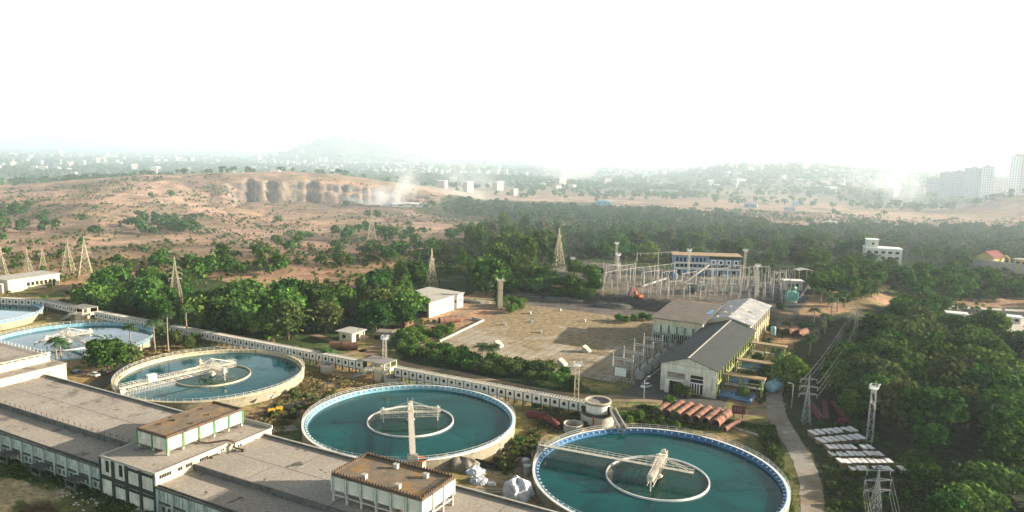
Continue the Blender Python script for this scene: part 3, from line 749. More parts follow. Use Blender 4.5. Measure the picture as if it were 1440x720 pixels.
def roof_tank(label, cat, u0, u1, v0, v1, zb, z0, z1, nu, nv, spikes, trim, wallmat, roofmat):
    """box tank on stub columns with panelled sides, pilasters and a mossy sunken roof"""
    t = thing('roof_tank', label, cat, W(u0, v0, zb), ROT)
    a, b = u1-u0, v1-v0; h0, h1 = z0-zb, z1-zb
    bx = MB(); bx.box(.25, a-.25, .25, b-.25, h0, h1-.5); obj('tank_body', bx, wallmat, t)
    dk = MB(); dk.box(.2, a-.2, .2, b-.2, h1-.5, h1-.4); obj('sunken_roof', dk, roofmat, t)
    pp = MB()
    for x0,x1,y0,y1 in ((0,a,0,.3),(0,a,b-.3,b),(0,.3,.3,b-.3),(a-.3,a,.3,b-.3)): pp.box(x0,x1,y0,y1,h1-.62,h1)
    if spikes:
        for i in range(int(a/.75)):
            for y in (.15, b-.15): pp.cbox((.2+i*.75,y,h1+.2),(.3,.24,.42))
        for i in range(1,int(b/.75)):
            for x in (.15, a-.15): pp.cbox((x,.2+i*.75,h1+.2),(.24,.3,.42))
    obj('parapet', pp, MT['rustbrown'], t)
    cm = MB(); cm.box(-.22,.22,-.22,.22,-.05,h0+.1); cm = cm.mesh('column'); pm = MB(); pm.box(-.2,.2,-.22,.22,h0-.35,h1-.6); pm = pm.mesh('pilaster')
    for i in range(nu+1):
        for y,k in ((.1,1),(b-.1,1)):
            obj('column', cm, MT['conc_light'], t, (min(max(a*i/nu,.3),a-.3), .35 if y < 1 else b-.35, 0)); obj('pilaster', pm, trim, t, (min(max(a*i/nu,.1),a-.1), y, 0))
    for i in range(1, nv):
        for x in (.1, a-.1):
            obj('column', cm, MT['conc_light'], t, (.35 if x < 1 else a-.35, b*i/nv, 0)); obj('pilaster', pm, trim, t, (x, b*i/nv, 0))
    if h0 > 2:
        tb = MB()
        for y in (.35, b-.35): tb.box(.3, a-.3, y-.15, y+.15, h0*.5, h0*.5+.35)
        for i in range(nu+1):
            x = min(max(a*i/nu,.35),a-.35); tb.box(x-.14,x+.14,.5,b-.5,h0*.5+.02,h0*.5+.33)
        obj('tie_beam', tb, MT['conc_light'], t)
    pan = lambda w: MB().box(-w/2, w/2, -.1, .12, h0, h1-.75).mesh('side_panel')
    pu, pv_ = pan(a/nu-.75), pan(b/nv-.75)
    for i in range(nu):
        for y in (.12, b-.12): obj('side_panel', pu, wallmat, t, (a*(i+.5)/nu, y, 0))
    for i in range(nv):
        for x in (.12, a-.12): obj('side_panel', pv_, wallmat, t, (x, b*(i+.5)/nv, 0), R_(90))
    return t, h1

# control block
def control_block():
    u0, u1, v0, vm, v1 = -157.6, -138.4, 97.6, 117.2, 130.4
    zt = 9.3
    t = thing('control_block', 'two storey cream control block between the flat galleries, dark framed end wall', 'building', W(u0, v0, 0), ROT)
    a, m_, d = u1-u0, vm-v0, v1-v0
    obj('wall', MB().box(.3, a, .3, m_, 0, zt-.25), MT['cream'], t)
    obj('annex_wall', MB().box(4, a+.7, m_, d, 0, zt-.55), MT['cream'], t)
    obj('roof', MB().box(-.1, a+.25, 0, m_-.01, zt-.25, zt), MT['roof'], t)
    obj('annex_roof', MB().box(4, a+.95, m_, d+.2, zt-.55, zt-.35), MT['roof'], t)
    e = MB()
    for x0,x1,y0,y1 in ((-.1,a+.25,0,.25),(-.1,.15,.25,m_-.3),(a,a+.25,.25,m_-.3)): e.box(x0,x1,y0,y1,zt,zt+.3)
    obj('roof_edge', e, MT['conc_light'], t)
    e = MB(); e.box(4,a+.95,d-.05,d+.2,zt-.35,zt+.5); e.box(a+.7,a+.95,m_+.2,d-.05,zt-.35,zt-.1); obj('annex_parapet', e, MT['conc_light'], t)
    # dark framed, white panelled end wall
    fr = MB()
    for i in range(5): x = i*a/4; fr.box(max(x-.45,0), min(x+.45,a), -.15, .3, 0, zt-.25)
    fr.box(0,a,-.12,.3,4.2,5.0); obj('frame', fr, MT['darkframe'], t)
    w = a/4-.9
    for i in range(4):
        for z0,z1 in ((.3,4.15),(5.05,zt-.3)):
            x = i*a/4+.45
            p = MB(); p.box(x,x+w,.12,.32,z0,z1); q = obj('end_panel', p, MT['white'], t)
            k = MB()
            if i < 2 and z0 > 4: k.box(x+w*.42,x+w*.72,.08,.13,z0+.9,z1-.3)
            elif i >= 1: 
                for s in range(3): k.box(x+.1+s*(w-.2)/3,x+(s+1)*(w-.2)/3,.08,.13,z1-.95,z1-.2)
            if k.v: obj('window', k, MT['void'], q)
    # lit flank: strips of small panes, window, doors
    wi = MB()
    for y0,n in ((1.2,5),(5.9,2),(7.9,3),(11.6,4)):
        wi2 = MB()
        for k in range(n): wi2.box(a-.01, a+.06, y0+k*.62, y0+k*.62+.5, zt-1.55, zt-.75)
        obj('window', wi2, MT['void'], t)
    for y0,y1,z0,z1,nm in ((17.4,18.6,zt-1.9,zt-.7,'window'),(m_+2.2,m_+3.6,zt-2.6,zt-1.0,'window'),(m_+7.4,m_+8.5,ZU+.02,zt-1.0,'door'),(m_+10.6,m_+11.7,ZU+.5,zt-.7,'window')):
        x = a if y0 < m_ else a+.7
        o = obj(nm, MB().box(x-.01,x+.06,y0,y1,z0,z1), MT['void'], t)
        f = MB()
        for yy in (y0-.08,(y0+y1)/2-.05,y1-.02): f.box(x+.06,x+.12,yy,yy+.1,z0,z1)
        f.box(x+.06,x+.12,y0,y1,(z0+z1)/2,(z0+z1)/2+.08); obj('window_frame', f, MT['white_clean'], o)
    pp = MB(); pp.tube([(a-6,8.5+8,zt+1.3),(a-6,16.6,zt+.3),(a-4,17,zt+.3),(a-1.5,m_+1,zt+.3),(a+.95,m_+1.2,zt+.3),(a+1.0,m_+1.2,ZU+.4),(a+3.6,m_+1.2,ZU+.35)],.22,8); pp.tube([(a+3.4,m_+1.2,ZU+.35),(a+4.3,m_+1.2,ZU+.35)],.34,8)
    obj('roof_pipe', pp, MT['rustbrown'], t)
    gr = MB(); gr.cbox((a+.5,15.4,ZL+.9),(1.2,2.2,1.6)); gr.cbox((a+2,15.3,ZL+.5),(1.2,.9,.7)); obj('cable_box', gr, MT['conc_dark'], t)
    dm = MB(); dm.tube([(3,-3,.0),(3,-3,.9)],2.2,12); 
    return t
control_block()
t, h = roof_tank('green trimmed box tank with white panels and mossy roof on the control block', 'roof tank', -155, -144.4, 105.4, 127.4, 9.3, 10.35, 14.0, 2, 5, False, MT['greenpaint'], MT['white'], MT['roofmoss'])
mk = MB()
for x,y,r in ((2,5,.5),(2.6,8,.7),(6.5,15,.4),(8,9,.5),(3,12,.35),(1.6,17,.45)): mk.cbox((x,y,h-.25),(r*1.6,r,.3),rz=r*5)
obj('moss_clump', mk, MT['rustbrown'], t)
t, h = roof_tank('spiked parapet box tank on tall columns, grimy panels, brown roof with four hatches', 'roof tank', -99.4, -76.8, 109.9, 121.4, ZU, 10.4, 14.0, 6, 3, True, MT['palegreen'], MT['white'], MT['roofmoss'])
for x,y in ((9.5,9.2),(17.5,8.6),(7,2.0),(15.5,1.9)):
    hb = MB(); hb.box(-.5,.5,-.4,.4,h-.4,h+.45); hb.box(-.6,.6,-.5,.5,h+.45,h+.55); obj('hatch', hb, MT['conc_light'], t, (x,y,0))

# balustraded block beyond the far gallery
def end_block():
    u0, u1, v0, v1 = -268, -232.3, 99.0, 135
    t = thing('balustraded_block', 'cream block with low balustrade and stepped roof at the end of the long gallery', 'building', W(u0, v0, 0), ROT)
    a, d = u1-u0, v1-v0
    obj('wall', MB().box(0, a, 0, d, 0, 10.0), MT['cream'], t)
    obj('roof', MB().box(-.2, a+.2, -.2, d+.2, 10.0, 10.25), MT['roof'], t)
    obj('upper_wall', MB().box(0, a-6, 10, d-1.5, 10.25, 12.2), MT['cream'], t)
    obj('upper_roof', MB().box(-.2, a-5.8, 9.8, d-1.3, 12.2, 12.4), MT['roof'], t)
    b = MB()
    for i in range(12):
        y = 10+i*(d-12)/11; b.box(a-6.1,a-5.7,y-.3,y+.3,12.4,13.1)
    b.box(a-6.15,a-5.65,9.7,d-1.3,13.1,13.3); b.box(a-6.12,a-5.68,9.7,d-1.3,12.4,12.6)
    obj('balustrade', b, MT['cream'], t)
    h = MB(); lattice_rail(h,(0,d-1.6,12.4),(a-6,d-1.6,12.4),1.0,2.0,.1); obj('roof_railing', h, MT['white_clean'], t)
    for y in (5, 14, 22, 30): obj('window', MB().box(a-.01,a+.05,y,y+.5,8.3,8.6), MT['void'], t)
end_block()

# ------------------------------------------------------------------ panelled flume behind the tanks
def flume(label, pts, z0, z1, width, step=3.05, skip=()):
    """raised water channel on legs; facade of square-windowed panels, open slatted top"""
    a, b = pts[0], pts[1]; d = (b-a); Ln = d.length; rz = math.atan2(d.y, d.x)
    t = thing('water_channel', label, 'water channel', (a.x,a.y,0), rz, None)
    fl = MB(); fl.box(0,Ln,0,width,z0-.35,z0); fl.box(0,Ln,width-.25,width,z0,z1); obj('trough', fl, MT['conc'], t)
    n = max(1,int(Ln/step)); s = Ln/n
    pm = MB(); w = s-.5; f = w*.30; H = z1-z0
    pm.box(0,w,-.1,.1,z0,z0+H*.3); pm.box(0,w,-.1,.1,z0+H*.72,z1-.15); pm.box(0,f,-.1,.1,z0+H*.3,z0+H*.72); pm.box(w-f,w,-.1,.1,z0+H*.3,z0+H*.72)
    pm = pm.mesh('window_panel')
    cm = MB(); cm.box(-.2,.2,-.02,.35,0,z1+.05); cm.box(-.2,.2,width-.5,width-.2,0,z0-.35); cm = cm.mesh('pillar')
    for i in range(n):
        if i not in skip: obj('window_panel', pm, MT['whitewall'], t, (i*s+.25,.0,0))
        obj('pillar', cm, MT['conc_dark'], t, (i*s,0,0))
    bk = MB(); bk.box(0,Ln,.35,.45,z0,z1-.2); obj('inner_wall', bk, MT['void'], t)
    sl = MB(); sl.box(0,Ln,-.2,.25,z1-.1,z1+.12); sl.box(0,Ln,width-.3,width+.15,z1+.02,z1+.16)
    m = int(Ln/1.0)
    for i in range(m): sl.box(i*1.0,i*1.0+.5,.25,width-.3,z1-.02,z1+.10)
    obj('slatted_top', sl, MT['conc_light'], t)
    wt = MB(); wt.box(0,Ln,.45,width-.25,z1-1.1,z1-1.0); obj('channel_water', wt, MT['void'], t)
    return t
VC = 200.4
flume('straight run of windowed flume from the stair house to the round kiosk', [W(-152,VC),W(-80,VC+1)], 2.0, 4.7, 2.6)
flume('windowed flume run behind the cream tank, ending at the stair house', [W(-268,VC-1.2),W(-166,VC)], 2.0, 4.7, 2.6)
flume('short windowed flume run by the three tall royal palms', [W(-318,VC-1.5),W(-271,VC-1.2)], 2.0, 4.7, 2.6)
_p = [G(108,433,4.7), G(62,423,4.7), G(0,420,4.7), G(-80,424,4.7)]
for q in _p: q.z = 0
flume('bent end of the flume nearest the valve house', [_p[1],_p[0]], 2.0, 4.9, 2.6)
flume('middle length of the curved flume behind the last tank', [_p[2],_p[1]], 2.0, 4.9, 2.6)
flume('far length of the curved flume beside the beige substation', [_p[3],_p[2]], 2.0, 4.9, 2.6)

def stair_house(label, p, rz, flip=1):
    t = thing('stair_house', label, 'valve house', p, rz)
    obj('roof', MB().box(-1,9.5,-.5,7,5.9,6.15), MT['conc'], t)
    c = MB()
    for x,y in ((-.6,-.2),(4.2,-.2),(9,-.2),(9,3),(9,6.6),(-.6,6.6)): c.box(x,x+.35,y,y+.35,0,5.9)
    obj('columns', c, MT['cream'], t)
    obj('floor_deck', MB().box(-.8,9.3,-.4,6.8,2.6,2.9), MT['conc_light'], t)
    w = MB(); w.box(4.5,9.3,-.35,-.15,2.9,4.0); w.box(9.1,9.3,-.15,6.7,2.9,4.0); w.box(-.6,3.5,5.5,6.6,0,5.6); obj('parapet_wall', w, MT['cream'], t)
    f = MB(); f.box(4.6,8.6,-1.2,1.0,0,2.6); obj('base_wall', f, MT['creamrim'], t)
    s = MB(); n = 14
    for i in range(n):
        x = 3.2-i*.45*1.0; z = 2.75-i*.2
        s.box(x-.5,x,-2.4,-.9,z-.12,z)
    s.bar((3.3,-2.45,2.6),(-3.3,-2.45,-.1),.14,.4); s.bar((3.3,-.85,2.6),(-3.3,-.85,-.1),.14,.4)
    for y in (-2.45,-.85):
        for i in range(9):
            x = 3.0-i*.78; z = 2.75-i*.347; s.bar((x,y,z),(x,y,z+1.0),.09)
        s.bar((3.2,y,3.8),(-3.3,y,.85),.1); s.bar((3.2,y,3.35),(-3.3,y,.4),.07)
    obj('stair', s, MT['conc_light'], t)
    return t
stair_house('stair house with slab roof and outside steps between the two flume runs', W(-164,198.5), ROT)
stair_house('cream valve house where the flume turns behind the pale tanks', W(-331,196), ROT)
# ------------------------------------------------------------------ pumping station
def window_strip(t, par, x, y0, y1, z0, z1, n, m, axis='y', frac=.6, deep=.05):
    s = (y1-y0)/n
    for i in range(n):
        a = y0+i*s+s*(1-frac)/2; b = a+s*frac
        mb = MB()
        if axis == 'y': mb.box(x-.02 if deep > 0 else x+deep, x+deep if deep > 0 else x+.02, a, b, z0, z1)
        else: mb.box(a, b, x-.02 if deep > 0 else x+deep, x+deep if deep > 0 else x+.02, z0, z1)
        obj('window', mb, m, par)
def pump_hall():
    u0, u1, v0, v1 = -69.2, -50.6, 241.0, 308.0
    t = thing('pump_hall', 'long pump hall with dark grey gable roof and lime green flank', 'pump house', W(u0, v0, 0), ROT)
    a, d = u1-u0, v1-v0; ze, zr = 9.6, 12.6
    w = MB(); w.box(0,a,.0,d,0,ze); obj('wall', w, MT['limegreen'], t)
    ga = MB(); ga.prism([(0,ze),(a,ze),(a/2,zr-.15)], -.02, d); obj('gable', ga, MT['white'], t)
    fr = MB(); fr.box(-.1,a+.1,-.4,-.02,6.9,ze-.05)
    fr.box(-.1,2.2,-.35,-.02,0,6.9); fr.box(a-4.2,a+.1,-.35,-.02,0,6.9); fr.box(8.3,10.1,-.35,-.02,0,6.9); fr.box(2.2,8.3,-.35,-.02,4.3,5.0)
    obj('front_wall', fr, MT['white'], t)
    ol = MB(); ol.box(2.2,8.3,-.3,-.02,5.0,6.9); obj('front_panel', ol, MT['tarpgrey'], t)
    pc = MB(); pc.box(2.0,3.4,-2.2,-.4,0,4.4); pc.box(2.0,8.6,-2.2,-.36,4.4,4.9); pc.box(7.6,8.6,-2.2,-.4,0,4.4); obj('entrance_porch', pc, MT['whitewall'], t)
    obj('doorway', MB().box(3.4,7.6,-.06,-.03,0,4.3), MT['void'], t)
    wn = MB(); wn.box(10.1,a-4.2,-.06,-.03,.6,6.7); o = obj('window', wn, MT['void'], t)
    g = MB()
    for x in (10.4,11.3,12.2,13.1): g.box(x,x+.35,-.2,-.08,.6,4.0)
    g.box(10.1,a-4.2,-.2,-.08,4.0,4.35); g.box(10.1,a-4.2,-.18,-.08,5.5,5.65); obj('window_frame', g, MT['white_clean'], o)
    ro = MB()
    for s in (0,1):
        x0 = -1.0 if s == 0 else a+1.0
        z0 = ze+.15-1.0*(zr-ze)/(a/2)
        ro.add([(x0,-1.2,z0),(a/2,-1.2,zr),(a/2,d,zr),(x0,d,z0),(x0,-1.2,z0+.2),(a/2,-1.2,zr+.2),(a/2,d,zr+.2),(x0,d,z0+.2)],[(0,3,2,1),(4,5,6,7),(0,1,5,4),(1,2,6,5),(2,3,7,6),(3,0,4,7)])
    obj('roof', ro, MT['corr'], t)
    obj('ridge_cap', MB().box(a/2-.25,a/2+.25,-1.25,d,zr+.16,zr+.28), MT['conc_light'], t)
    n = 15
    pm = MB(); pm.box(a,a+.45,-.25,.25,0,ze-.3); pm = pm.mesh('pilaster')
    for i in range(n+1): obj('pilaster', pm, MT['limegreen'], t, (0, min(max(d*i/n,.3),d-.3), 0))
    wm = MB()
    for k in range(3): wm.box(a-.01,a+.06,.5+k*1.2,.5+k*1.2+.8,5.9,8.4)
    for k in range(2): wm.box(a-.01,a+.06,.6+k*1.7,.6+k*1.7+1.2,1.0,4.2)
    wm = wm.mesh('window')
    for i in range(n): obj('window', wm, MT['void'], t, (0, d*i/n, 0))
    obj('eave_band', MB().box(a,a+.6,0,d,4.7,5.3), MT['limegreen'], t)
    # tall side hall
    x0,x1,y0,y1 = -21.5,-.4,58.5,91
    s = MB(); s.box(x0,x1,y0,y1,0,11.0); obj('side_hall_wall', s, MT['palegreen'], t)
    b = MB(); b.box(x0-.05,x1,y0-.15,y0,8.8,11.0); obj('side_hall_fascia', b, MT['cream'], t)
    rf = MB(); rf.add([(x0-.8,y0-1,11.3),(x1+.6,y0-1,11.3),(x1+.6,y1,13.2),(x0-.8,y1,13.2),(x0-.8,y0-1,11.55),(x1+.6,y0-1,11.55),(x1+.6,y1,13.45),(x0-.8,y1,13.45)],[(0,3,2,1),(4,5,6,7),(0,1,5,4),(1,2,6,5),(2,3,7,6),(3,0,4,7)])
    obj('side_hall_roof', rf, MT['corrwarm'], t)
    for i in range(6):
        x = x0+.6+i*3.4
        obj('side_panel', MB().box(x,x+2.7,y0-.12,y0,5.9,8.6), MT['white'], t)
        p = MB(); p.box(x+2.7,x+3.4,y0-.3,y0,0,8.7); obj('side_pilaster', p, MT['greenpaint'], t)
        for k in range(3): obj('window', MB().box(x+.1+k*.9,x+.65+k*.9,y0-.05,y0+.02,1.2,5.2), MT['void'], t)
    return t
pump_hall()
def tarp_hall():
    u0, u1, v0, v1 = -70.2, -52.2, 308.2, 355.0
    t = thing('tarpaulin_hall', 'rear hall whose low gable roof is patched with tarpaulins', 'pump house', W(u0, v0, 0), ROT)
    a, d = u1-u0, v1-v0; ze, zr = 11.2, 13.6
    obj('wall', MB().box(0,a,0,d,0,ze), MT['cream'], t)
    ga = MB(); ga.prism([(0,ze),(a,ze),(a/2,zr-.1)], .0, d); obj('gable', ga, MT['cream'], t)
    ro = MB()
    for s in (0,1):
        x0 = -.9 if s == 0 else a+.9; z0 = ze-.1
        ro.add([(x0,-.8,z0),(a/2,-.8,zr),(a/2,d+.6,zr),(x0,d+.6,z0),(x0,-.8,z0+.2),(a/2,-.8,zr+.2),(a/2,d+.6,zr+.2),(x0,d+.6,z0+.2)],[(0,3,2,1),(4,5,6,7),(0,1,5,4),(1,2,6,5),(2,3,7,6),(3,0,4,7)])
    obj('roof', ro, MT['tarp'], t)
    ws = MB()
    for i in range(9): ws.cbox((rng.uniform(1,a-1),rng.uniform(2,d-6),0),(rng.uniform(1,2.6),rng.uniform(.8,2),.1)); 
    pts = []
    mb = MB()
    for i in range(9):
        x, y = rng.uniform(2,a-2), rng.uniform(2,d*.6); z = (ze-.1)+(zr-ze+.1)*(1-abs(x-a/2)/(a/2+.9))+.3
        mb.cbox((x,y,z),(rng.uniform(1,2.6),rng.uniform(.6,1.6),.12),rz=rng.uniform(0,3),ry=(.26 if x > a/2 else -.26))
    obj('loose_sheet', mb, MT['cream'], t)
    bt = MB(); bt.add([(-3.2,-1.6,11.9),(.6,-1.3,11.9),(.2,14,13.0),(-1.2,14,13.0)],[(0,1,2,3)]); bt.add([(-3.2,-1.6,11.9),(.6,-1.3,11.9),(.4,-1.7,9.7),(-3.0,-1.9,9.6)],[(0,1,2,3)]); obj('blue_sheet', bt, MT['bluetarp'], t)
    for i in range(9):
        y = 1.6+i*5.0; obj('window', MB().box(a-.01,a+.06,y,y+2.8,6.9,9.8), MT['void'], t); obj('pilaster', MB().box(a,a+.4,y+3.2,y+3.9,0,ze-.2), MT['cream'], t)
    obj('ledge', MB().box(a,a+.5,0,d,5.5,6.0), MT['limegreen'], t)
tarp_hall()

def portal(label, v):
    t = thing('concrete_portal', label, 'concrete frame', W(-50.0, v, 0), ROT, 'concrete portals on the pump hall flank')
    obj('beam', MB().box(.2,13.5,-1.6,1.6,6.0,6.5), MT['orange'] if False else MT['tan'], t)
    for x in (5.5,12.6):
        for y in (-1.2,1.2): obj('post', MB().box(x-.25,x+.25,y-.25,y+.25,0,6.0), MT['limegreen'], t)
    obj('landing', MB().box(.3,12.9,-1.0,1.0,2.6,2.9), MT['conc_light'], t)
    obj('tie_beam', MB().box(5.8,12.3,-1.45,-1.2,4.2,4.5), MT['limegreen'], t)
MT['tan'] = mat('tan_slab', (.40,.28,.15), (.3,.21,.12), .5, rough=.9)
portal('tan topped concrete portal nearest the blue tank', 251.0)
portal('middle tan topped concrete portal between the two others', 272.0)
portal('tan topped concrete portal closest to the tarpaulin hall', 300.0)
def pipe_set(label, v, n):
    t = thing('discharge_pipes', label, 'pipework', W(-49.8, v, 0), ROT, 'pipework beside the pump hall')
    for i in range(n):
        p = MB(); y = i*2.4
        p.tube([(0,y,1.1),(3.6,y,1.1),(4.6,y,1.0),(5.6,y,.7),(10.0,y,.7)],.5,10); p.tube([(3.0,y,1.1),(3.4,y,1.1)],.75,10); p.tube([(6.3,y,.7),(6.8,y,.7)],.75,10); p.tube([(4.9,y,.9),(4.9,y,2.3)],.14,6); p.tube([(4.5,y,2.3),(5.3,y,2.3)],.1,6)
        obj('pipe', p, MT['bluepipe'], t)
    obj('manifold', MB().tube([(10.2,-1.5,.7),(10.2,n*2.4,.7)],.7,12), MT['bluepipe'], t)
pipe_set('blue discharge pipes lying by the near corner of the pump hall', 242.5, 3)
pipe_set('blue discharge pipes between the near and middle portals', 257.0, 4)
pipe_set('blue discharge pipes between the middle and rear portals', 280.0, 5)
def lying_tank(label, p, rz, L, r, m):
    t = thing('lying_tank', label, 'storage tank', p, rz)
    tk = MB(); tk.tube([(-L/2-.5,0,r+.5),(-L/2-.25,0,r+.5),(-L/2,0,r+.5),(L/2,0,r+.5),(L/2+.25,0,r+.5),(L/2+.5,0,r+.5)],[r*.45,r*.85,r,r,r*.85,r*.45],24); obj('shell', tk, m, t)
    for x in (-L*.3,L*.3): obj('cradle', MB().box(x-.3,x+.3,-r*.8,r*.8,0,r*.6+.1), MT['conc'], t)
    obj('manhole', MB().tube([(0,0,2*r+.4),(0,0,2*r+.9)],.45,10), m, t)
lying_tank('faded blue cylindrical tank lying beside the near portal', W(-34.5,259.0), ROT+R_(68), 6.4, 1.9, MT['tank_blue'])
t = thing('surge_vessel', 'upright light blue surge vessel by the rear pipes', 'pressure vessel', G(1087,474), 0)
obj('shell', MB().lathe([(0,0.6),(.9,.8),(1.1,1.3),(1.1,4.2),(.9,4.8),(0,5.1)],18,smooth=True), MT['tank_blue'], t)
for k in range(3):
    a = k*2.1; obj('leg', MB().bar((.8*math.cos(a),.8*math.sin(a),1.0),(1.0*math.cos(a),1.0*math.sin(a),0),.16), MT['steel'], t)

# ------------------------------------------------------------------ transformer yard beside the pump hall
def gantry(name, label, cat, p, rz, w, h, group, m, nb=3):
    t = thing(name, label, cat, p, rz, group)
    for x in (0,w):
        l = MB(); l.bar((x-.3,-.3,0),(x-.12,-.12,h),.14); l.bar((x+.3,-.3,0),(x+.12,-.12,h),.14); l.bar((x-.3,.3,0),(x-.12,.12,h),.14); l.bar((x+.3,.3,0),(x+.12,.12,h),.14)
        for k in range(5): z = h*k/5; l.bar((x-.25,-.25,z),(x+.2,-.2,z+h/5),.08); l.bar((x+.25,.25,z),(x-.2,.2,z+h/5),.08)
        l.bar((x,0,h),(x,0,h+1.6),.12); l.cbox((x,0,h+1.0),(.3,.3,.9))
        obj('post', l, m, t)
    b = MB()
    for z in (h-.9,h-.2): b.bar((0,-.2,z),(w,-.2,z),.12); b.bar((0,.2,z),(w,.2,z),.12)
    for k in range(8): x = w*k/8; b.bar((x,0,h-.9),(x+w/8,0,h-.2) ,.07)
    obj('beam', b, m, t)
    for k in range(nb):
        x = w*(k+.5)/nb; i = MB(); i.tube([(x,0,h-.9),(x,0,h-2.3)],.13,6)
        for q in range(5): i.tube([(x,0,h-1.1-q*.25),(x,0,h-1.2-q*.25)],.26,8)
        obj('insulator', i, MT['porcelain_brown'], t)
    return t
GA = 'steel gantries along the pump hall apron'
for i,(v,w,h) in enumerate(((246.5,7.5,7.5),(258,7.5,7.2),(270,7.5,7.2),(282,7.5,7.2),(293,7.5,7.0))):
    gantry('steel_gantry', ('grey lattice gantry nearest the white car','grey lattice gantry second from the white car','grey lattice gantry midway along the pump hall apron','grey lattice gantry two bays from the tall side hall','grey lattice gantry touching the tall side hall')[i], 'gantry', W(-88.8, v), ROT, w, h, GA, MT['steel'])
def transformer(label, p, rz, m, s=1.0, group=None):
    t = thing('power_transformer', label, 'transformer', p, rz, group); t.scale = (s,)*3
    obj('tank', MB().box(-1.6,1.6,-1,1,.4,3.0).box(-1.7,1.7,-1.1,1.1,3.0,3.15), m, t)
    r = MB()
    for i in range(9): r.box(-1.5+i*.35,-1.4+i*.35,1.05,1.8,.7,2.8)
    for i in range(9): r.box(-1.5+i*.35,-1.4+i*.35,-1.8,-1.05,.7,2.8)
    obj('radiator', r, m, t)
    for x in (-1,0,1):
        b = MB(); b.tube([(x,0,3.15),(x,0,4.5)],[.22,.1],8)
        for q in range(4): b.tube([(x,0,3.4+q*.25),(x,0,3.46+q*.25)],.26,8)
        obj('bushing', b, MT['porcelain_brown'], t)
    obj('conservator', MB().tube([(-1.4,-.7,4.1),(1.4,-.7,4.1)],.4,10).bar((-1,-.7,3.1),(-1,-.7,3.8),.15).bar((1,-.7,3.1),(1,-.7,3.8),.15), m, t)
    obj('plinth', MB().box(-2,2,-1.6,1.6,0,.4), MT['conc_light'], t)
    return t
names = ('nearest the apron sign','beside the second gantry','under the middle gantry line','close to the fourth gantry','near the tall side hall','at the foot of the side hall')
for i in range(6): transformer('grey transformer with brown bushings '+names[i], W(-79.5,250+i*8.6), ROT+R_(90), MT['steel'], 1.0, 'transformers beside the pump hall')
def support(name, label, cat, p, rz, group, h=3.4, m='steel'):
    t = thing(name, label, cat, p, rz, group)
    obj('pedestal', MB().bar((-.2,0,0),(-.2,0,h*.5),.12).bar((.2,0,0),(.2,0,h*.5),.12).box(-.4,.4,-.2,.2,h*.5,h*.5+.15), MT[m], t)
    i = MB(); i.tube([(0,0,h*.5+.15),(0,0,h)],.09,6)
    for q in range(5): z = h*.5+.3+q*(h*.5-.4)/5; i.tube([(0,0,z),(0,0,z+.09)],.22,8)
    i.cbox((0,0,h+.05),(.5,.2,.16)); obj('insulator', i, MT['porcelain'], t)
    return t
s0 = support('insulator_post', 'grey insulator post among the apron gantries', 'insulator', W(-86.5,250), ROT, 'insulator posts on the pump hall apron')
for i in range(1,36): dup(s0, W(-87.8+(i%3)*2.7+rng.uniform(-.2,.2), 248.5+(i//3)*4.0), ROT)
t = thing('apron_sign', 'pale blank signboard on two posts at the apron corner', 'sign', G(872,535), ROT)
obj('board', MB().box(-2.1,2.1,-.08,.08,1.6,4.6), MT['white_clean'], t)
for x in (-1.8,1.8): obj('post', MB().box(x-.1,x+.1,.1,.3,0,4.6), MT['steel'], t)
t = thing('apron_fence', 'low grey post fence closing the transformer apron', 'fence', W(-89,241), ROT)
for i in range(9): obj('post', MB().box(i*1.25,i*1.25+.15,0,.15,0,1.9), MT['conc_light'], t)
obj('rail', MB().box(0,10.2,.02,.12,1.55,1.7).box(0,10.2,.02,.12,.7,.85), MT['steel'], t)
wl = MB(); wl.box(0,.4,0,58,0,.7); tag(obj('apron_kerb_wall', wl, MT['conc_light'], None, W(-76.5,243), ROT), 'long low concrete kerb wall between apron and transformers', 'low wall')

# ------------------------------------------------------------------ rear switchyard on its terrace
ZT = 5.0
SY = 'portal gantries of the rear switchyard'
def conc_gantry(p, rz, w, h, lab):
    t = thing('portal_gantry', lab, 'gantry', p, rz, SY)
    for x in (0,w): obj('post', MB().bar((x-.28,0,0),(x-.08,0,h),.2).bar((x+.28,0,0),(x+.08,0,h),.2).bar((x,0,h*.3),(x+.01,0,h+1.5),.16).box(x-.3,x+.3,-.1,.1,h*.45,h*.5), MT['gantry_grey'], t)
    b = MB(); b.bar((0,0,h-.3),(w,0,h-.3),.22); obj('beam', b, MT['gantry_grey'], t)
    for k in range(3):
        x = w*(k+.5)/3; obj('insulator', MB().tube([(x,0,h-.4),(x,0,h-2.0)],.17,6), MT['porcelain'], t)
    return t
spots = [((886,398),(920,394),9),((920,394),(948,390),9),((895,382),(925,380),12),((925,380),(952,378),12),((870,392),(893,388),8),((850,402),(868,398),8),((958,412),(978,408),11),((978,402),(1002,400),10),((1000,404),(1022,402),11),((1022,400),(1044,398),11),((1040,402),(1062,400),11),((1012,412),(1034,411),10),((1046,411),(1066,410),9),((1060,398),(1080,397),10),((1076,402),(1095,402),9),((1096,398),(1114,398),8),((1082,412),(1100,411),8)]
labs = ['by the hedge end','behind the excavator bank','before the tree wall','next to the blue and white building','at the yard corner by the dark hedge','at the edge of the terrace above the excavator','over the roof of the side hall','with its foot by the blue drum','before the blue and white building','under the second floodlight mast','in the dense middle of the yard','at the terrace edge over the tarpaulin hall','by the bank above the dark shrubs','just past the floodlight mast','near the green machine','beside the small white hut','closest to the ramp wall']
for (a,b,h),l in zip(spots, labs):
    A, B = G(*a,ZT), G(*b,ZT); d = B-A
    conc_gantry(A, math.atan2(d.y,d.x), d.length, h, 'pale portal gantry of the switchyard '+l)
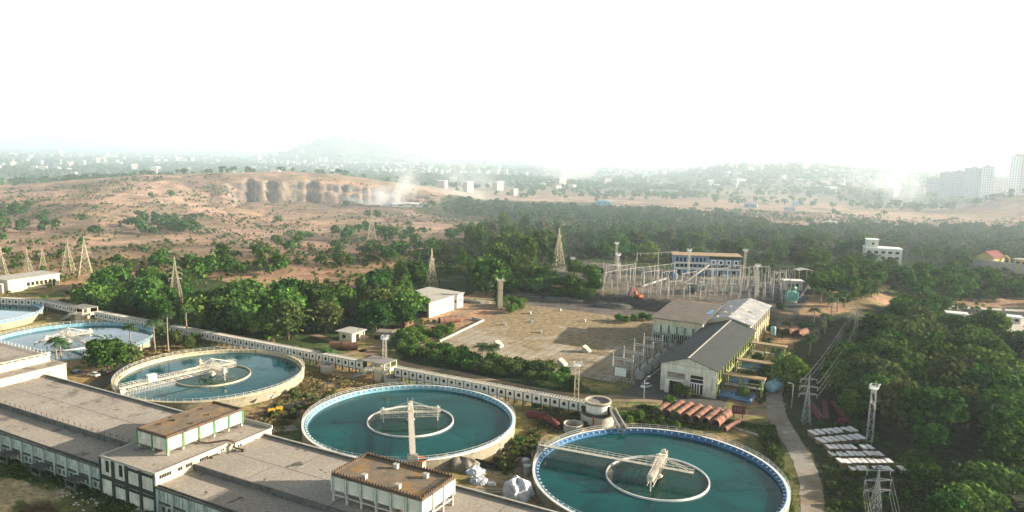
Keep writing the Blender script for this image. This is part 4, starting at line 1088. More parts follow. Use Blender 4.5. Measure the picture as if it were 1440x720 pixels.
more = [((852,394),(872,391),9),((872,398),(890,395),8),((905,404),(925,401),9),((930,404),(950,401),9),((940,416),(958,414),8),((985,414),(1004,412),9),((990,398),(1008,397),12),((1030,412),(1050,411),9),((1052,404),(1070,404),10),((1066,418),(1084,417),8),((1088,404),(1104,403),9),((1096,412),(1110,411),7)]
for i,(a,b,h) in enumerate(more):
    A, B = G(*a,ZT), G(*b,ZT); d = B-A
    conc_gantry(A, math.atan2(d.y,d.x), d.length, h, 'dull portal gantry in the close rows that fill the switchyard')
s0 = support('switchyard_insulator', 'pale switchyard insulator post among the portal gantries', 'insulator', G(860,400,ZT), 0, 'insulator posts of the rear switchyard', 5.0, 'gantry_grey')
k = 0
for i in range(24):
    for j in range(10):
        px = 846+i*11.4+rng.uniform(-3,3); py = 384+j*3.7+(i*.35)+rng.uniform(-1,1)
        if py > 417+(px-850)*.04 or (950 < px < 1040 and py < 396) or px > 1112: continue
        o = dup(s0, G(px,py,ZT), rng.uniform(0,3)); o.scale = (1.2,1.2,rng.uniform(.8,1.5)); k += 1
p = s0; p.location = G(852,394,ZT)
for q,(px,py) in enumerate(((972,413),(985,409),(1030,412),(1062,410))):
    transformer('grey switchyard transformer '+('with a dark open cabinet beside it','below the slanting beam','at the terrace edge over the roofs','by the rear floodlight mast')[q], G(px,py,ZT), R_(rng.uniform(-20,20)), MT['conc_dark'] if q == 0 else MT['steel'], 1.2, 'switchyard transformers')
transformer('bright green transformer at the end of the switchyard', G(1113,424,ZT), R_(62), MT['greenmachine'], 1.75)
t = thing('busbar_trough', 'pale straight concrete trough slanting across the switchyard', 'trough', (0,0,0))
A, B = G(902,404,ZT), G(938,392,ZT); obj('channel', MB().bar(A+Vector((0,0,.6)),B+Vector((0,0,.4)),1.0,.8), MT['conc_light'], t); obj('cover', MB().bar(A+Vector((0,0,.85)),B+Vector((0,0,.85)),1.1,.1), MT['whitewall'], t)
t = thing('cable_bridge', 'pale slanting cable bridge in front of the blue and white building', 'cable bridge', (0,0,0))
A, B = G(962,400,ZT), G(996,393,ZT); obj('deck', MB().bar(A+Vector((0,0,1)),B+Vector((0,0,9)),1.0,.5), MT['conc_light'], t)
for f in (.05,.5,.95):
    q = A+(B-A)*f; obj('post', MB().bar(q,q+Vector((0,0,1+8*f)),.4), MT['conc_light'], t)
tag(obj('blue_drum', MB().lathe([(0,0),(1.7,0),(1.75,.2),(1.7,.3),(1.7,2.8),(1.75,2.9),(1.6,3.2),(0,3.3)],18), MT['bluepipe'], None, G(949,392,ZT)), 'round blue drum tank standing among the pale gantries', 'drum tank')
t = thing('cable_kiosk', 'dark open cable kiosk with white trim near the terrace edge', 'kiosk', G(970,410,ZT), R_(-10))
obj('wall', MB().box(-1.6,1.6,0,2.5,0,4), MT['whitewall'], t); obj('doorway', MB().box(-1.2,.9,-.06,.01,.3,3.5), MT['void'], t); obj('roof', MB().box(-1.9,1.9,-.4,2.8,4,4.25), MT['conc_light'], t)

# switchyard office
A, B = G(948,386,ZT), G(1040,389,ZT); d = B-A; rz = math.atan2(d.y,d.x)
t = thing('switchyard_office', 'two storey blue and white office with flat tan roof behind the gantries', 'building', A, rz)
Lb = d.length; D = 13; Hh = 12.4
obj('wall', MB().box(0,Lb,0,D,0,Hh), MT['bluewall'], t)
rf = MB(); rf.box(-1.2,Lb+1.2,-1.5,D+1,Hh,Hh+.4); obj('roof', rf, MT['tan'], t)
obj('eave_shadow_band', MB().box(Lb*.52,Lb+.05,-.15,0,Hh-1.9,Hh), MT['darkframe'], t)  # dark strip painted in place of the shade under the eave
obj('end_wall', MB().box(Lb,Lb+.15,-.1,D,0,Hh-.1), MT['yellowwall'], t)
obj('plinth_band', MB().box(0,Lb,-.2,0,3.6,4.9), MT['whitewall'], t); obj('floor_band', MB().box(0,Lb*.5,-.2,0,7.2,8.2), MT['whitewall'], t)
for i in range(4):
    x = Lb*(.55+i*.115); o = obj('window', MB().box(x+.9,x+2.4,-.12,.0,7.5,9.4), MT['void'], t)
    f = MB(); f.box(x+.2,x+3.1,-.3,-.12,6.9,7.5); f.box(x+.2,x+3.1,-.3,-.12,9.4,10.0); f.box(x+.2,x+.9,-.3,-.12,7.5,9.4); f.box(x+2.4,x+3.1,-.3,-.12,7.5,9.4); obj('window_frame', f, MT['white_clean'], o)
for i in range(8):
    x = Lb*(.02+i*.06); obj('window', MB().box(x,x+1.3,-.12,0,8.6,11.2), MT['void'], t)
for i in range(14):
    x = Lb*(.02+i*.069); obj('window', MB().box(x,x+1.7,-.12,0,5.0,6.8) if i > 6 else MB().box(x,x+1.7,-.12,0,5.1,7.0), MT['void'], t)
for i in range(9):
    x = Lb*(.05+i*.105); obj('door', MB().box(x,x+1.8,-.12,0,.2,3.2), MT['bluepipe'] if i % 2 else MT['void'], t)
A = G(1103,408,ZT)
t = thing('white_hut', 'small flat roofed white hut at the end of the switchyard', 'hut', A, R_(-4))
obj('wall', MB().box(0,10,0,6,0,5.2), MT['whitewall'], t); obj('roof', MB().box(-.6,10.6,-.8,6.6,5.2,5.6), MT['whitewall'], t)
for x in (2,6.2): obj('window', MB().box(x,x+1.4,-.06,.01,1.8,3.8), MT['void'], t)
obj('door', MB().box(4.2,5.2,-.06,.01,.1,3.6), MT['void'], t)
t = thing('ramp_wall', 'sloping concrete retaining wall beside the switchyard ramp', 'retaining wall', (0,0,0))
obj('wall', MB().bar(G(1117,434,2),G(1138,404,5.5),.6,3.5), MT['conc'], t); obj('coping', MB().bar(G(1117,434,2)+Vector((0,0,1.85)),G(1138,404,5.5)+Vector((0,0,1.85)),.9,.2), MT['conc_light'], t)
t = thing('van_shed', 'low white canvas shed beyond the ramp wall', 'shed', G(1133,434,0), R_(20))
obj('wall', MB().box(0,8,0,5,0,2.6), MT['whitewall'], t); obj('roof', MB().prism([(-.4,2.6),(4,4.0),(8.4,2.6)], -.5, 5.5), MT['white_clean'], t); obj('doorway', MB().box(1,3,-.05,.01,0,2.2), MT['void'], t)
t = thing('hilltop_shelter', 'small shelter with upturned white roof among trees behind the hut', 'shelter', G(1122,395,ZT), R_(10))
obj('roof', MB().prism([(0,6.4),(5,7.4),(11,6.0),(5,7.0)], 0, 6), MT['whitewall'], t)
for x,y in ((1,.5),(9,.5),(1,5.5),(9,5.5)): obj('post', MB().box(x-.2,x+.2,y-.2,y+.2,0,6.5), MT['conc_light'], t)

# lattice light masts
def light_mast(label, p, h, w=1.3, m='conc_light', grp='lattice light masts'):
    t = thing('light_mast', label, 'light mast', p, rng.uniform(0,1.5), grp)
    l = MB(); n = max(6,int(h/1.6))
    for sx in (-1,1):
        for sy in (-1,1): l.bar((sx*w/2,sy*w/2,0),(sx*w*.38,sy*w*.38,h),.13)
    for i in range(n):
        z0,z1 = h*i/n,h*(i+1)/n; k0 = w/2*(1-.24*i/n); k1 = w/2*(1-.24*(i+1)/n)
        s = 1 if i%2 else -1
        for q in (-1,1): l.bar((-s*k0,q*k0,z0),(s*k1,q*k1,z1),.08); l.bar((q*k0,-s*k0,z0),(q*k1,s*k1,z1),.08)
    obj('lattice_mast', l, MT[m], t)
    b = MB(); b.box(-1.3,1.3,-1.0,1.0,h,h+.15); lattice_rail(b,(-1.3,-1,h),(1.3,-1,h),1.1,1,.08); lattice_rail(b,(-1.3,1,h),(1.3,1,h),1.1,1,.08); lattice_rail(b,(-1.3,-1,h),(-1.3,1,h),1.1,1,.08); lattice_rail(b,(1.3,-1,h),(1.3,1,h),1.1,1,.08)
    obj('platform', b, MT['white_clean'], t)
    for q in range(3): obj('floodlight', MB().cbox((-.9+q*.9,-1.15,h+1.1),(.6,.35,.5),rx=.4), MT['steel'], t)
    return t
light_mast('tall light mast with railed platform above the slab stacks', G(1222,625), 16.4, 1.5, 'steel')
light_mast('light mast standing behind the stair house and ring well', G(541,527), 13.2, 1.3, 'conc_light')
light_mast('thin light mast between the weedy slab and the flume', G(810,572), 13.5, 1.4, 'lattice')
light_mast('light mast with a white head at the hedge end of the switchyard', G(868,394,ZT), 15, 1.2)
light_mast('light mast just in front of the transmission tower trees', G(866,374,ZT), 15, 1.2)
light_mast('light mast in front of the office roof', G(967,396,ZT), 18.5, 1.2)
light_mast('light mast beside the yellow end wall of the office', G(1046,391,ZT), 17, 1.2)
light_mast('light mast at the middle of the gantry field', G(1063,415,ZT), 16, 1.2)
light_mast('short light mast by the transmission tower', G(805,384,ZT), 9, 1.2)

# transmission towers
def pylon(label, p, h, w, rz, arms, m='lattice', group='lattice transmission towers', peak=True):
    t = thing('transmission_tower', label, 'pylon', p, rz, group)
    l = MB(); n = 9
    def half(f): return w/2*(1-.86*min(f/.78,1)) if f < .78 else w/2*.14*(1-(f-.78)/.22*.85)
    th = max(.10, h*.0062)*(1.7 if p.y > 480 else 1.0)
    fs = [0,.14,.27,.39,.5,.6,.69,.78,.9,1.0]
    for i in range(len(fs)-1):
        a,b = half(fs[i]),half(fs[i+1]); z0,z1 = h*fs[i],h*fs[i+1]
        for sx,sy in ((-1,-1),(1,-1),(1,1),(-1,1)): l.bar((sx*a,sy*a,z0),(sx*b,sy*b,z1),th)
        c = [(-1,-1),(1,-1),(1,1),(-1,1)]
        for k in range(4):
            s,e = c[k],c[(k+1)%4]
            l.bar((s[0]*a,s[1]*a,z0),(e[0]*b,e[1]*b,z1),th*.6); l.bar((e[0]*a,e[1]*a,z0),(s[0]*b,s[1]*b,z1),th*.6); l.bar((s[0]*b,s[1]*b,z1),(e[0]*b,e[1]*b,z1),th*.55)
    obj('lattice_body', l, MT[m], t)
    for f,L in arms:
        z = h*f; k = half(f); a = MB()
        for s in (-1,1):
            for q in (-1,1): a.bar((s*k,q*k,z),(s*L,0,z+.1),th*.65); a.bar((s*k,q*k,z+h*.035),(s*L,0,z+.15),th*.55)
            a.bar((s*L*.55,0,z+.05),(s*L*.55,0,z+h*.02),th*.5); a.bar((s*L*.97,0,z+.1),(s*L*.97,0,z-1.1),.14)
        o = obj('cross_arm', a, MT[m], t)
    return t
AR = ((.66,3.8),(.76,3.3),(.86,2.8))
pylon('slim transmission tower with stacked arms behind the royal palms', G(248,430), 25, 6.4, R_(10), ((.55,3.2),(.66,3.4),(.77,3.0)))
pylon('bare transmission tower rising behind the white shed', G(607,412), 25.5, 6.6, R_(30), ((.75,1.6),))
pylon('broad double headed transmission tower beside the dark hedge', G(785,380), 29, 8.0, R_(20), ((.62,2.2),(.8,2.0)))
pylon('hazy transmission tower standing alone on the dry hillside', G(523,342), 31, 8.0, R_(15), ((.7,3),(.84,2.4)))
pylon('tan transmission tower above the beige substation, wider of the close pair', G(121,390), 25, 7.4, R_(25), ((.6,3.5),(.72,3.2),(.85,2.6)))
pylon('tan transmission tower above the beige substation, slimmer of the close pair', G(97,386), 22.5, 6.2, R_(5), ((.6,3.3),(.72,3.0),(.85,2.4)))
pylon('tan transmission tower cut by the picture edge behind the substation', G(4,395), 20, 6.2, R_(20), ((.6,3),(.8,2.6)))
pylon('tan transmission tower over the middle of the substation roof', G(40,395), 19, 6.0, R_(0), ((.6,3),(.8,2.6)))
pylon('small distant transmission tower between the substation towers', G(61,378), 14, 4.2, R_(40), ((.7,2.2),))
pA = pylon('narrow wire carrying pylon at the roadside by the dark pipes', G(1133,596), 15.4, 2.4, R_(-8), ((.60,2.7),(.75,2.7),(.90,2.4)), 'steel', 'roadside pylons carrying the wires')
pB = pylon('narrow wire carrying pylon in front of the slab stacks', G(1228,748), 15.2, 3.0, R_(4), ((.62,3.0),(.77,3.0),(.92,2.7)), 'steel', 'roadside pylons carrying the wires')
pC = pylon('distant wire carrying pylon on the cleared strip up the slope', G(1202,478), 15, 2.6, R_(-8), ((.62,2.6),(.77,2.6),(.9,2.3)), 'steel', 'roadside pylons carrying the wires')
def span(lab, a, b, sag, r=.02):
    pts = [a+(b-a)*(i/14)-Vector((0,0,sag*4*(i/14)*(1-i/14))) for i in range(15)]
    o = obj('overhead_wire', MB().tube(pts, r, 5, False), MT['wire']); tag(o, lab, 'wire', 'wires between the roadside pylons')
pw = {}
for o,h,L,rz in ((pA,15.4,2.6,R_(-8)),(pB,15.2,2.9,R_(4)),(pC,15,2.5,R_(-8))):
    pw[o.name] = [o.location+Vector((s*L*math.cos(rz),s*L*math.sin(rz),h*f-1.1)) for f in (.62,.76,.90) for s in (-1,1)]
for a,b in zip(pw[pA.name],pw[pC.name]): span('thin pale overhead wire from the pipe-side pylon up the cleared strip', a, b, 2.0)
for b in pw[pB.name]: span('thin pale overhead wire dropping from the slab-side pylon towards the viewer', b, b+Vector((-26,-70,-1)), 2.0)
# ------------------------------------------------------------------ trees
nrng = np.random.default_rng(11)
def cards_mesh(name, C, N, S, mats, jit=.35):
    """leaf clumps: one bent four-cornered leaf spray per centre C, facing N, of size S"""
    n = len(C); N = N/np.maximum(np.linalg.norm(N, axis=1, keepdims=True), 1e-6)
    t = nrng.normal(size=(n,3)); t -= (t*N).sum(1, keepdims=True)*N; t /= np.maximum(np.linalg.norm(t, axis=1, keepdims=True), 1e-6)
    b = np.cross(N, t); S = S[:, None]
    a1 = S*(.55+jit*nrng.random((n,1))); a2 = S*(.4+jit*nrng.random((n,1)))
    P = np.stack([C-t*a1, C-b*a2*(.8)+N*S*.12, C+t*a1*nrng.uniform(.7,1.2,(n,1))-N*S*.15, C+b*a2+N*S*.12], 1)
    me = bpy.data.meshes.new(name); V = P.reshape(-1,3); F = np.arange(n*4)
    me.vertices.add(n*4); me.vertices.foreach_set('co', V.astype('f').ravel())
    me.loops.add(n*4); me.loops.foreach_set('vertex_index', F.astype('i')); me.polygons.add(n); me.polygons.foreach_set('loop_start', np.arange(0,n*4,4,dtype='i'))
    me.update(calc_edges=True)
    for m in mats: me.materials.append(m)
    return me
def crown_pts(n, rx, rz, zc, lobes, lr, flat=0.0, droop=0.0):
    L = nrng.normal(size=(lobes,3)); L /= np.linalg.norm(L,axis=1,keepdims=True); L *= nrng.uniform(.35,.92,(lobes,1))**.7
    L[:,2] = L[:,2]*.9+.1; L[:,:2] *= nrng.uniform(.8,1.15,(lobes,1))
    lc = L*np.array([rx,rx,rz])*(1-lr*.6); R = rx*lr*nrng.uniform(.6,1.25,lobes)
    w = R**2; idx = nrng.choice(lobes, n, p=w/w.sum())
    d = nrng.normal(size=(n,3)); d /= np.linalg.norm(d,axis=1,keepdims=True); d[:,2] = np.where(d[:,2] < -.65, -d[:,2]*.7, d[:,2])
    rr = nrng.uniform(.72,1.06,(n,1))**.5
    p = lc[idx]+d*rr*R[idx][:,None]*np.array([1,1,.8-flat])
    nn = d*1.0+nrng.normal(size=(n,3))*.45+np.array([0,0,.35])
    st = nrng.random(n) < .12; q = nrng.normal(size=(n,3)); q /= np.linalg.norm(q,axis=1,keepdims=True); q *= nrng.uniform(.6,1.1,(n,1)); p[st] = (q*np.array([rx,rx,rz]))[st]
    p[:,2] += zc - droop*np.hypot(p[:,0],p[:,1])
    return p, nn, lc+np.array([0,0,zc])
def trunk_mesh(h, r, tips, name='trunk', n=7):
    mb = MB(); top = Vector((rng.uniform(-.3,.3),rng.uniform(-.3,.3),h))
    mb.tube([(0,0,-.4),(rng.uniform(-.1,.1),rng.uniform(-.1,.1),h*.5),top],[r*1.25,r*.85,r*.6],n)
    for t in tips:
        t = Vector(t); st = top*rng.uniform(.6,1.0); m = st.lerp(t,.5)+Vector((0,0,-.3)); mb.tube([st,m,t],[r*.45,r*.3,r*.1],5)
    return mb.mesh(name)
TREE = {}
def make_kind(key, variants, H, rx, rz, n, leaf, lobes, lr, lm, th, tr, flat=0, droop=0, sj=.35):
    out = []
    for k in range(variants):
        f = nrng.uniform(.9,1.1)
        C, N, lc = crown_pts(n, rx*f, rz, H-rz*.95, lobes, lr, flat, droop)
        S = leaf*nrng.uniform(.7,1.35,n)
        cm = cards_mesh('crown', C, N, S, [lm])
        tm = trunk_mesh(H-rz*1.35, tr, [lc[i] for i in nrng.choice(len(lc), min(7,len(lc)), replace=False)]); tm.materials.append(MT['bark'])
        out.append((cm, tm, H))
    TREE[key] = out
#          key      var  H    rx   rz   n    leaf lobes lr
make_kind('broad',  4, 12., 6.0, 5.6, 3600, .74, 46, .27, LF['dark'], 5, .38)
make_kind('green',  4, 10., 4.9, 4.8, 2800, .70, 38, .28, LF['mid'], 4, .30)
make_kind('bright', 2,  9., 4.3, 4.3, 3200, .56, 40, .27, LF['bright'], 4, .28)
make_kind('olive',  3,  9., 4.2, 4.2, 2000, .64, 32, .28, LF['olive'], 4, .24)
make_kind('tall',   3, 20., 4.8, 9.0, 3000, .78, 44, .26, LF['mid'], 8, .34)
make_kind('spread', 3,  9., 6.4, 3.4, 2800, .72, 40, .27, LF['mid'], 4, .32, .1)
make_kind('sparse', 3, 12., 4.2, 5.0, 900, .7, 16, .34, LF['sparse'], 6, .26)
make_kind('bush',   4,  3.2, 2.2, 1.7, 420, .62, 9, .45, LF['mid'], 1, .1)
make_kind('drybush',3,  2.6, 1.9, 1.4, 300, .55, 8, .45, LF['olive'], 1, .08)
def tree(key, p, h, label, group, rz=None, wide=1.0, name='tree'):
    cm, tm, H = rng.choice(TREE[key]); s = h/H
    t = thing(name, label, name, (p[0],p[1],p[2] if len(p) > 2 else tz(p[0],p[1])), rng.uniform(0,6.28) if rz is None else rz, group)
    t.scale = (s*wide*rng.uniform(.92,1.1), s*wide*rng.uniform(.92,1.1), s)
    obj('crown', cm, None, t); obj('trunk', tm, None, t)
    return t
def shrub(key, p, h, label, group, name='shrub'):
    cm, tm, H = rng.choice(TREE[key]); s = h/H
    o = bpy.data.objects.new(name, cm); COL.objects.link(o); o.location = (p[0],p[1],(p[2] if len(p) > 2 else tz(p[0],p[1]))-.15); o.rotation_euler = (0,0,rng.uniform(0,6.28)); k = rng.uniform(.85,1.35); o.scale = (s*k,s*k,s)
    return tag(o, label, 'shrub', group)

def make_palm(n_fr, L, h, droop):
    mb = MB()
    C = []; 
    for i in range(n_fr):
        a = 2*math.pi*i/n_fr*1.0+rng.uniform(-.2,.2); el = rng.uniform(.1,1.15); ll = L*rng.uniform(.8,1.1)
        ca, sa = math.cos(a), math.sin(a); prev = None
        for k in range(9):
            f = k/8; x = ll*(f*math.cos(el*(1-f*.3))*.95); z = ll*(f*math.sin(el)-droop*f*f*(1.2))
            p = Vector((ca*x, sa*x, h+z))
            if prev is not None:
                side = Vector((-sa,ca,0)); w0 = .62*math.sin(math.pi*min(1,(k-.6)/8.6))+.1
                for s in (-1,1):
                    for q in (0,.5):
                        a0 = prev.lerp(p,q); a1 = prev.lerp(p,q+.36)
                        tip = side*(s*w0*1.5)+Vector((0,0,-w0*.75))+(p-prev)*.5
                        mb.add([a0,a1,a1+tip,a0+tip*.92],[(0,1,2,3)])
            prev = p
    cm = mb.mesh('fronds'); cm.materials.append(LF['palm'])
    tb = MB(); tb.tube([(0,0,-.3),(.1,0,h*.35),(.05,.1,h*.7),(0,0,h+.1)],[.34,.25,.21,.2],8); tm = tb.mesh('trunk'); tm.materials.append(MT['palmbark'])
    return cm, tm, h
PALM = {'royal': [make_palm(20,4.2,14,.62) for _ in range(2)], 'coco': [make_palm(17,3.8,7,.55) for _ in range(2)]}
def palm(kind, p, h, label, group):
    cm, tm, H = rng.choice(PALM[kind]); s = h/H
    t = thing('palm_tree', label, 'palm', (p[0],p[1],tz(p[0],p[1])), rng.uniform(0,6.28), group)
    o = obj('trunk', tm, None, t); o.scale = (1.1,1.1,s); c = obj('crown', cm, None, t, (0,0,h-H)); 
    return t
PG = 'palms beside the tanks'
for (x,y),h,l in (((218,494),12,'royal palm with the shortest trunk of the three beside the cream tank'),((237,496),15.5,'tallest royal palm of the three beside the cream tank'),((263,478),13.5,'royal palm standing closest to the flume behind the cream tank')): palm('royal', G(x,y), h, l, PG)
palm('coco', G(80,513), 9.5, 'slightly taller palm of the pair in front of the pale tank', PG); palm('coco', G(86,515), 9.0, 'slightly shorter palm of the pair in front of the pale tank', PG)
palm('coco', G(184,487), 8, 'leaning low palm at the near edge of the pale tank beside the bushy tree', PG)
palm('coco', G(462,512), 5, 'small round headed palm against the flume by the ring well', PG)
PG2 = 'palms in the hedge before the weedy slab'
for x,y,h,l in ((678,512,7,'palm in the dark hedge, the one nearer the light mast and stair house'),(694,515,7.5,'palm in the dark hedge, the one nearer the slab centre')): palm('coco', G(x,y), h, l, PG2)
PG3 = 'palms along the right edge of the pump station'
for i,(x,y,h) in enumerate(((1137,484,8),(1150,478,8),(1160,470,8.5),(1144,462,8),(1168,458,8),(1176,452,8),(1163,448,7.5),(1186,446,7.5),(1138,500,7.5),(1078,500,6.5),(1092,515,6),(1180,438,7),(1153,440,7))):
    palm('coco', G(x,y), h, 'coconut style palm in the clump between pump station and cleared strip', PG3)

EXCL = [(G(785,388),17),(G(785,404),12),(G(607,420),11),(G(607,432),8),(G(523,348),26),(G(248,440),9)]
def scatter(poly, n, mind, tries=40):
    """n points in a site polygon, at least mind metres apart"""
    P = gp(*poly); xs = [p.x for p in P]; ys = [p.y for p in P]; out = []
    grid = {}
    for _ in range(n*tries):
        if len(out) >= n: break
        x, y = rng.uniform(min(xs),max(xs)), rng.uniform(min(ys),max(ys))
        if not bool(inpoly(np.array([x]),np.array([y]),P)[0]): continue
        if any((x-c.x)**2+(y-c.y)**2 < q*q for c,q in EXCL): continue
        g = (int(x//mind), int(y//mind))
        if any((x-a)**2+(y-b)**2 < mind*mind for i in (-1,0,1) for j in (-1,0,1) for a,b in grid.get((g[0]+i,g[1]+j),())): continue
        grid.setdefault(g,[]).append((x,y)); out.append((x,y))
    return out
def wood(poly, n, mind, keys, hr, label, group, wide=1.0):
    for x,y in scatter(poly, n, mind): tree(rng.choice(keys), (x,y), rng.uniform(*hr), label, group, wide=wide)

# the dark wood beside the road
wood([(1190,560),(1225,480),(1290,458),(1330,470),(1440,490),(1520,520),(1520,690),(1440,690),(1290,640),(1250,600)], 78, 7.4, ['broad','broad','broad','green','spread','olive'], (8,16), 'dense dark broadleaf tree of the wood between the road and the guard huts', 'trees of the dark roadside wood', 1.08)
wood([(1275,650),(1330,690),(1560,720),(1560,860),(1330,860),(1290,740)], 20, 7.5, ['broad','spread'], (7,10), 'low dark tree at the near edge of the roadside wood, below the slab stacks', 'trees at the near edge of the wood', 1.1)
tree('bright', G(1352,742), 8.5, 'rounded sunlit tree standing out below the dark wood', None, wide=1.3)
tree('bright', G(1108,549), 12.5, 'round bright green tree on the inside of the road bend', None, wide=1.0)
tree('green', G(1096,532), 8, 'dark tree just behind the round bright one at the road', None)
wood([(1250,440),(1310,425),(1330,445),(1290,465),(1240,470)], 12, 6.5, ['green','broad','olive'], (7,11), 'broadleaf tree on the slope just before the left guard hut'.replace('left ','nearer '), 'trees before the guard huts')
wood([(1400,470),(1480,470),(1480,500),(1420,492)], 5, 7, ['olive','green'], (8,11), 'olive tree leaning over the pale guard yard', 'trees over the guard yard')
# trees behind the flume
wood([(105,438),(150,400),(250,405),(300,440),(290,462),(200,452)], 24, 6.5, ['green','broad','broad','spread'], (8,13), 'green tree behind the flume between the valve house and the tall palms', 'trees behind the far flume')
wood([(275,470),(300,435),(430,430),(560,440),(585,455),(545,468),(478,470),(440,486)], 36, 7.0, ['broad','green','green','spread','olive'], (10,17), 'big dark spreading tree behind the flume and the small kiosk', 'big trees behind the flume', 1.1)
wood([(500,420),(560,400),(600,410),(580,440),(540,440)], 10, 7, ['broad','tall'], (12,18), 'dense tree on the rise beside the white shed', 'trees beside the white shed')
tree('broad', G(152,524), 12.5, 'big bushy tree with parked cars in its shade, covering part of the pale tank', None, wide=1.15)
tree('olive', G(182,516), 9, 'smaller olive tree joined to the big bushy one near the parked cars', None)
for x,y,h in ((248,486,6),(266,492,5.5),(228,480,7),(275,484,5)): tree('olive', G(x,y), h, 'low yellowish tree at the feet of the tall royal palms', 'low trees under the royal palms')
# woods around the slab and behind it
wood([(620,400),(690,330),(780,325),(800,370),(780,405),(720,415),(660,418)], 40, 8.5, ['tall','tall','green','sparse','olive'], (13,25), 'tall airy tree in the wood between the white shed and the double headed tower', 'tall trees behind the weedy slab')
wood([(640,405),(720,420),(830,424),(845,408),(790,385),(700,390)], 22, 5.8, ['broad','green'], (7,10), 'dense dark tree of the thicket along the back of the weedy slab', 'thicket behind the weedy slab', 1.1)
wood([(845,372),(850,335),(950,330),(1060,340),(1180,345),(1240,370),(1210,395),(1150,385),(1050,376),(940,372)], 50, 9.0, ['tall','green','broad','sparse','olive','bright'], (11,21), 'leafy tree of the wood wall behind the switchyard and its office', 'trees behind the switchyard')
wood([(1148,560),(1180,505),(1228,475),(1255,470),(1228,560),(1200,588)], 22, 6.5, ['broad','broad','green'], (7,11), 'dark tree between the roadside pylon and the light mast, in the wood edge', 'trees by the roadside pylon', 1.1)
wood([(1140,425),(1150,400),(1215,385),(1240,395),(1195,440),(1160,445)], 16, 7, ['broad','green','bright'], (8,14), 'green tree on the slope between the ramp wall and the cleared strip', 'trees on the slope by the ramp')
wood([(1165,440),(1190,405),(1255,372),(1262,392),(1232,412),(1222,440),(1200,455)], 26, 5.5, ['green','olive','broad','sparse'], (6,11), 'mixed tree crowding the brown cleared strip above the wires', 'trees along the cleared strip')
wood([(1060,478),(1075,450),(1120,448),(1135,462),(1100,482)], 6, 6.5, ['broad'], (4,5.5), 'low dark tree under the switchyard bank by the three short pipes', 'trees under the switchyard bank')
for i in range(30):
    p = W(-202+(i%15)*4.0+rng.uniform(-1.2,1.2), 367+(i//15)*7+rng.uniform(-2,2)); tree(rng.choice(['broad','broad','green']), (p.x,p.y), rng.uniform(4.5,6.8), 'low dense dark tree of the hedge covering the bank between column and excavator', 'hedge on the terrace bank', wide=1.35, name='bush')
# hedge between the flume and the slab
for x,y in scatter([(560,500),(600,490),(700,515),(770,522),(830,545),(800,552),(700,530),(620,515)], 34, 3.6): tree(rng.choice(['broad','green','green','olive']), (x,y), rng.uniform(3.5,5.6), 'rounded dark tree of the hedge between the flume track and the weedy slab', 'hedge trees before the weedy slab', name='bush', wide=1.35)
for x,y in scatter([(548,498),(575,470),(615,465),(660,460),(600,490)], 16, 4.5): tree(rng.choice(['bright','green']), (x,y), rng.uniform(3.5,5.5), 'light green bushy tree between the lying brown tanks and the slab kerb', 'bushy trees by the slab kerb', name='bush', wide=1.2)
for x,y in scatter([(690,434),(720,420),(738,425),(735,436),(705,448)], 10, 3.2): tree('bright', (x,y), rng.uniform(3.5,5), 'bright bushy tree beside the square concrete column', 'bushes by the concrete column', name='bush', wide=1.2)
for x,y in ((870,452),(880,455),(892,452),(903,450),(913,452)): tree('bright', G(x,y), 3.8, 'bright green bush on the rubble bank behind the slab corner', 'bushes on the rubble bank', name='bush', wide=1.3)
# trees beside the pump station and on the verges
for x,y,h,k in ((955,557,4.5,'green'),(967,560,4,'olive'),(940,575,4.5,'green'),(925,585,3.5,'bright'),(950,590,3.2,'bright'),(1005,558,2.8,'olive'),(1045,560,4,'green'),(1060,550,4.5,'olive'),(1072,535,5,'green'),(1050,535,3.5,'drybush'),(1065,515,5,'green'),(1078,525,4.5,'broad'),(900,590,3,'bright'),(885,596,2.6,'bright')):
    tree(k, G(x,y), h, 'small leafy tree growing against the pump station forecourt', 'small trees round the pump station forecourt', name='bush')
SG = 'shrubs between the clarifier tanks'
for poly,n,ks in (([(370,585),(420,545),(470,555),(430,575),(395,612)],26,['drybush','drybush','bush']),([(690,650),(730,618),(770,600),(745,640),(715,670)],26,['bush','drybush']),([(740,575),(790,565),(840,600),(780,602)],16,['bush','bush']),([(860,590),(960,575),(1000,600),(930,604)],22,['bush']),([(1060,600),(1088,612),(1108,680),(1114,740),(1104,720),(1090,650)],26,['drybush','bush']),([(560,545),(640,560),(720,575),(735,560),(600,532)],14,['bush'])):
    for x,y in scatter(poly, n, 1.6): shrub(rng.choice(ks), (x,y), rng.uniform(.9,2.2), 'low scrubby shrub growing in the rough ground beside a clarifier tank', SG)
SG2 = 'shrubs of the roadside clearing'
for poly,n in (([(1150,600),(1180,590),(1270,640),(1300,720),(1170,720),(1165,640)],34),([(1160,700),(1230,690),(1290,720),(1290,800),(1165,800)],20)):
    for x,y in scatter(poly, n, 2.2): shrub(rng.choice(['bush','bush','drybush']), (x,y), rng.uniform(.8,2.0), 'low shrub in the clearing round the stacked slabs', SG2)

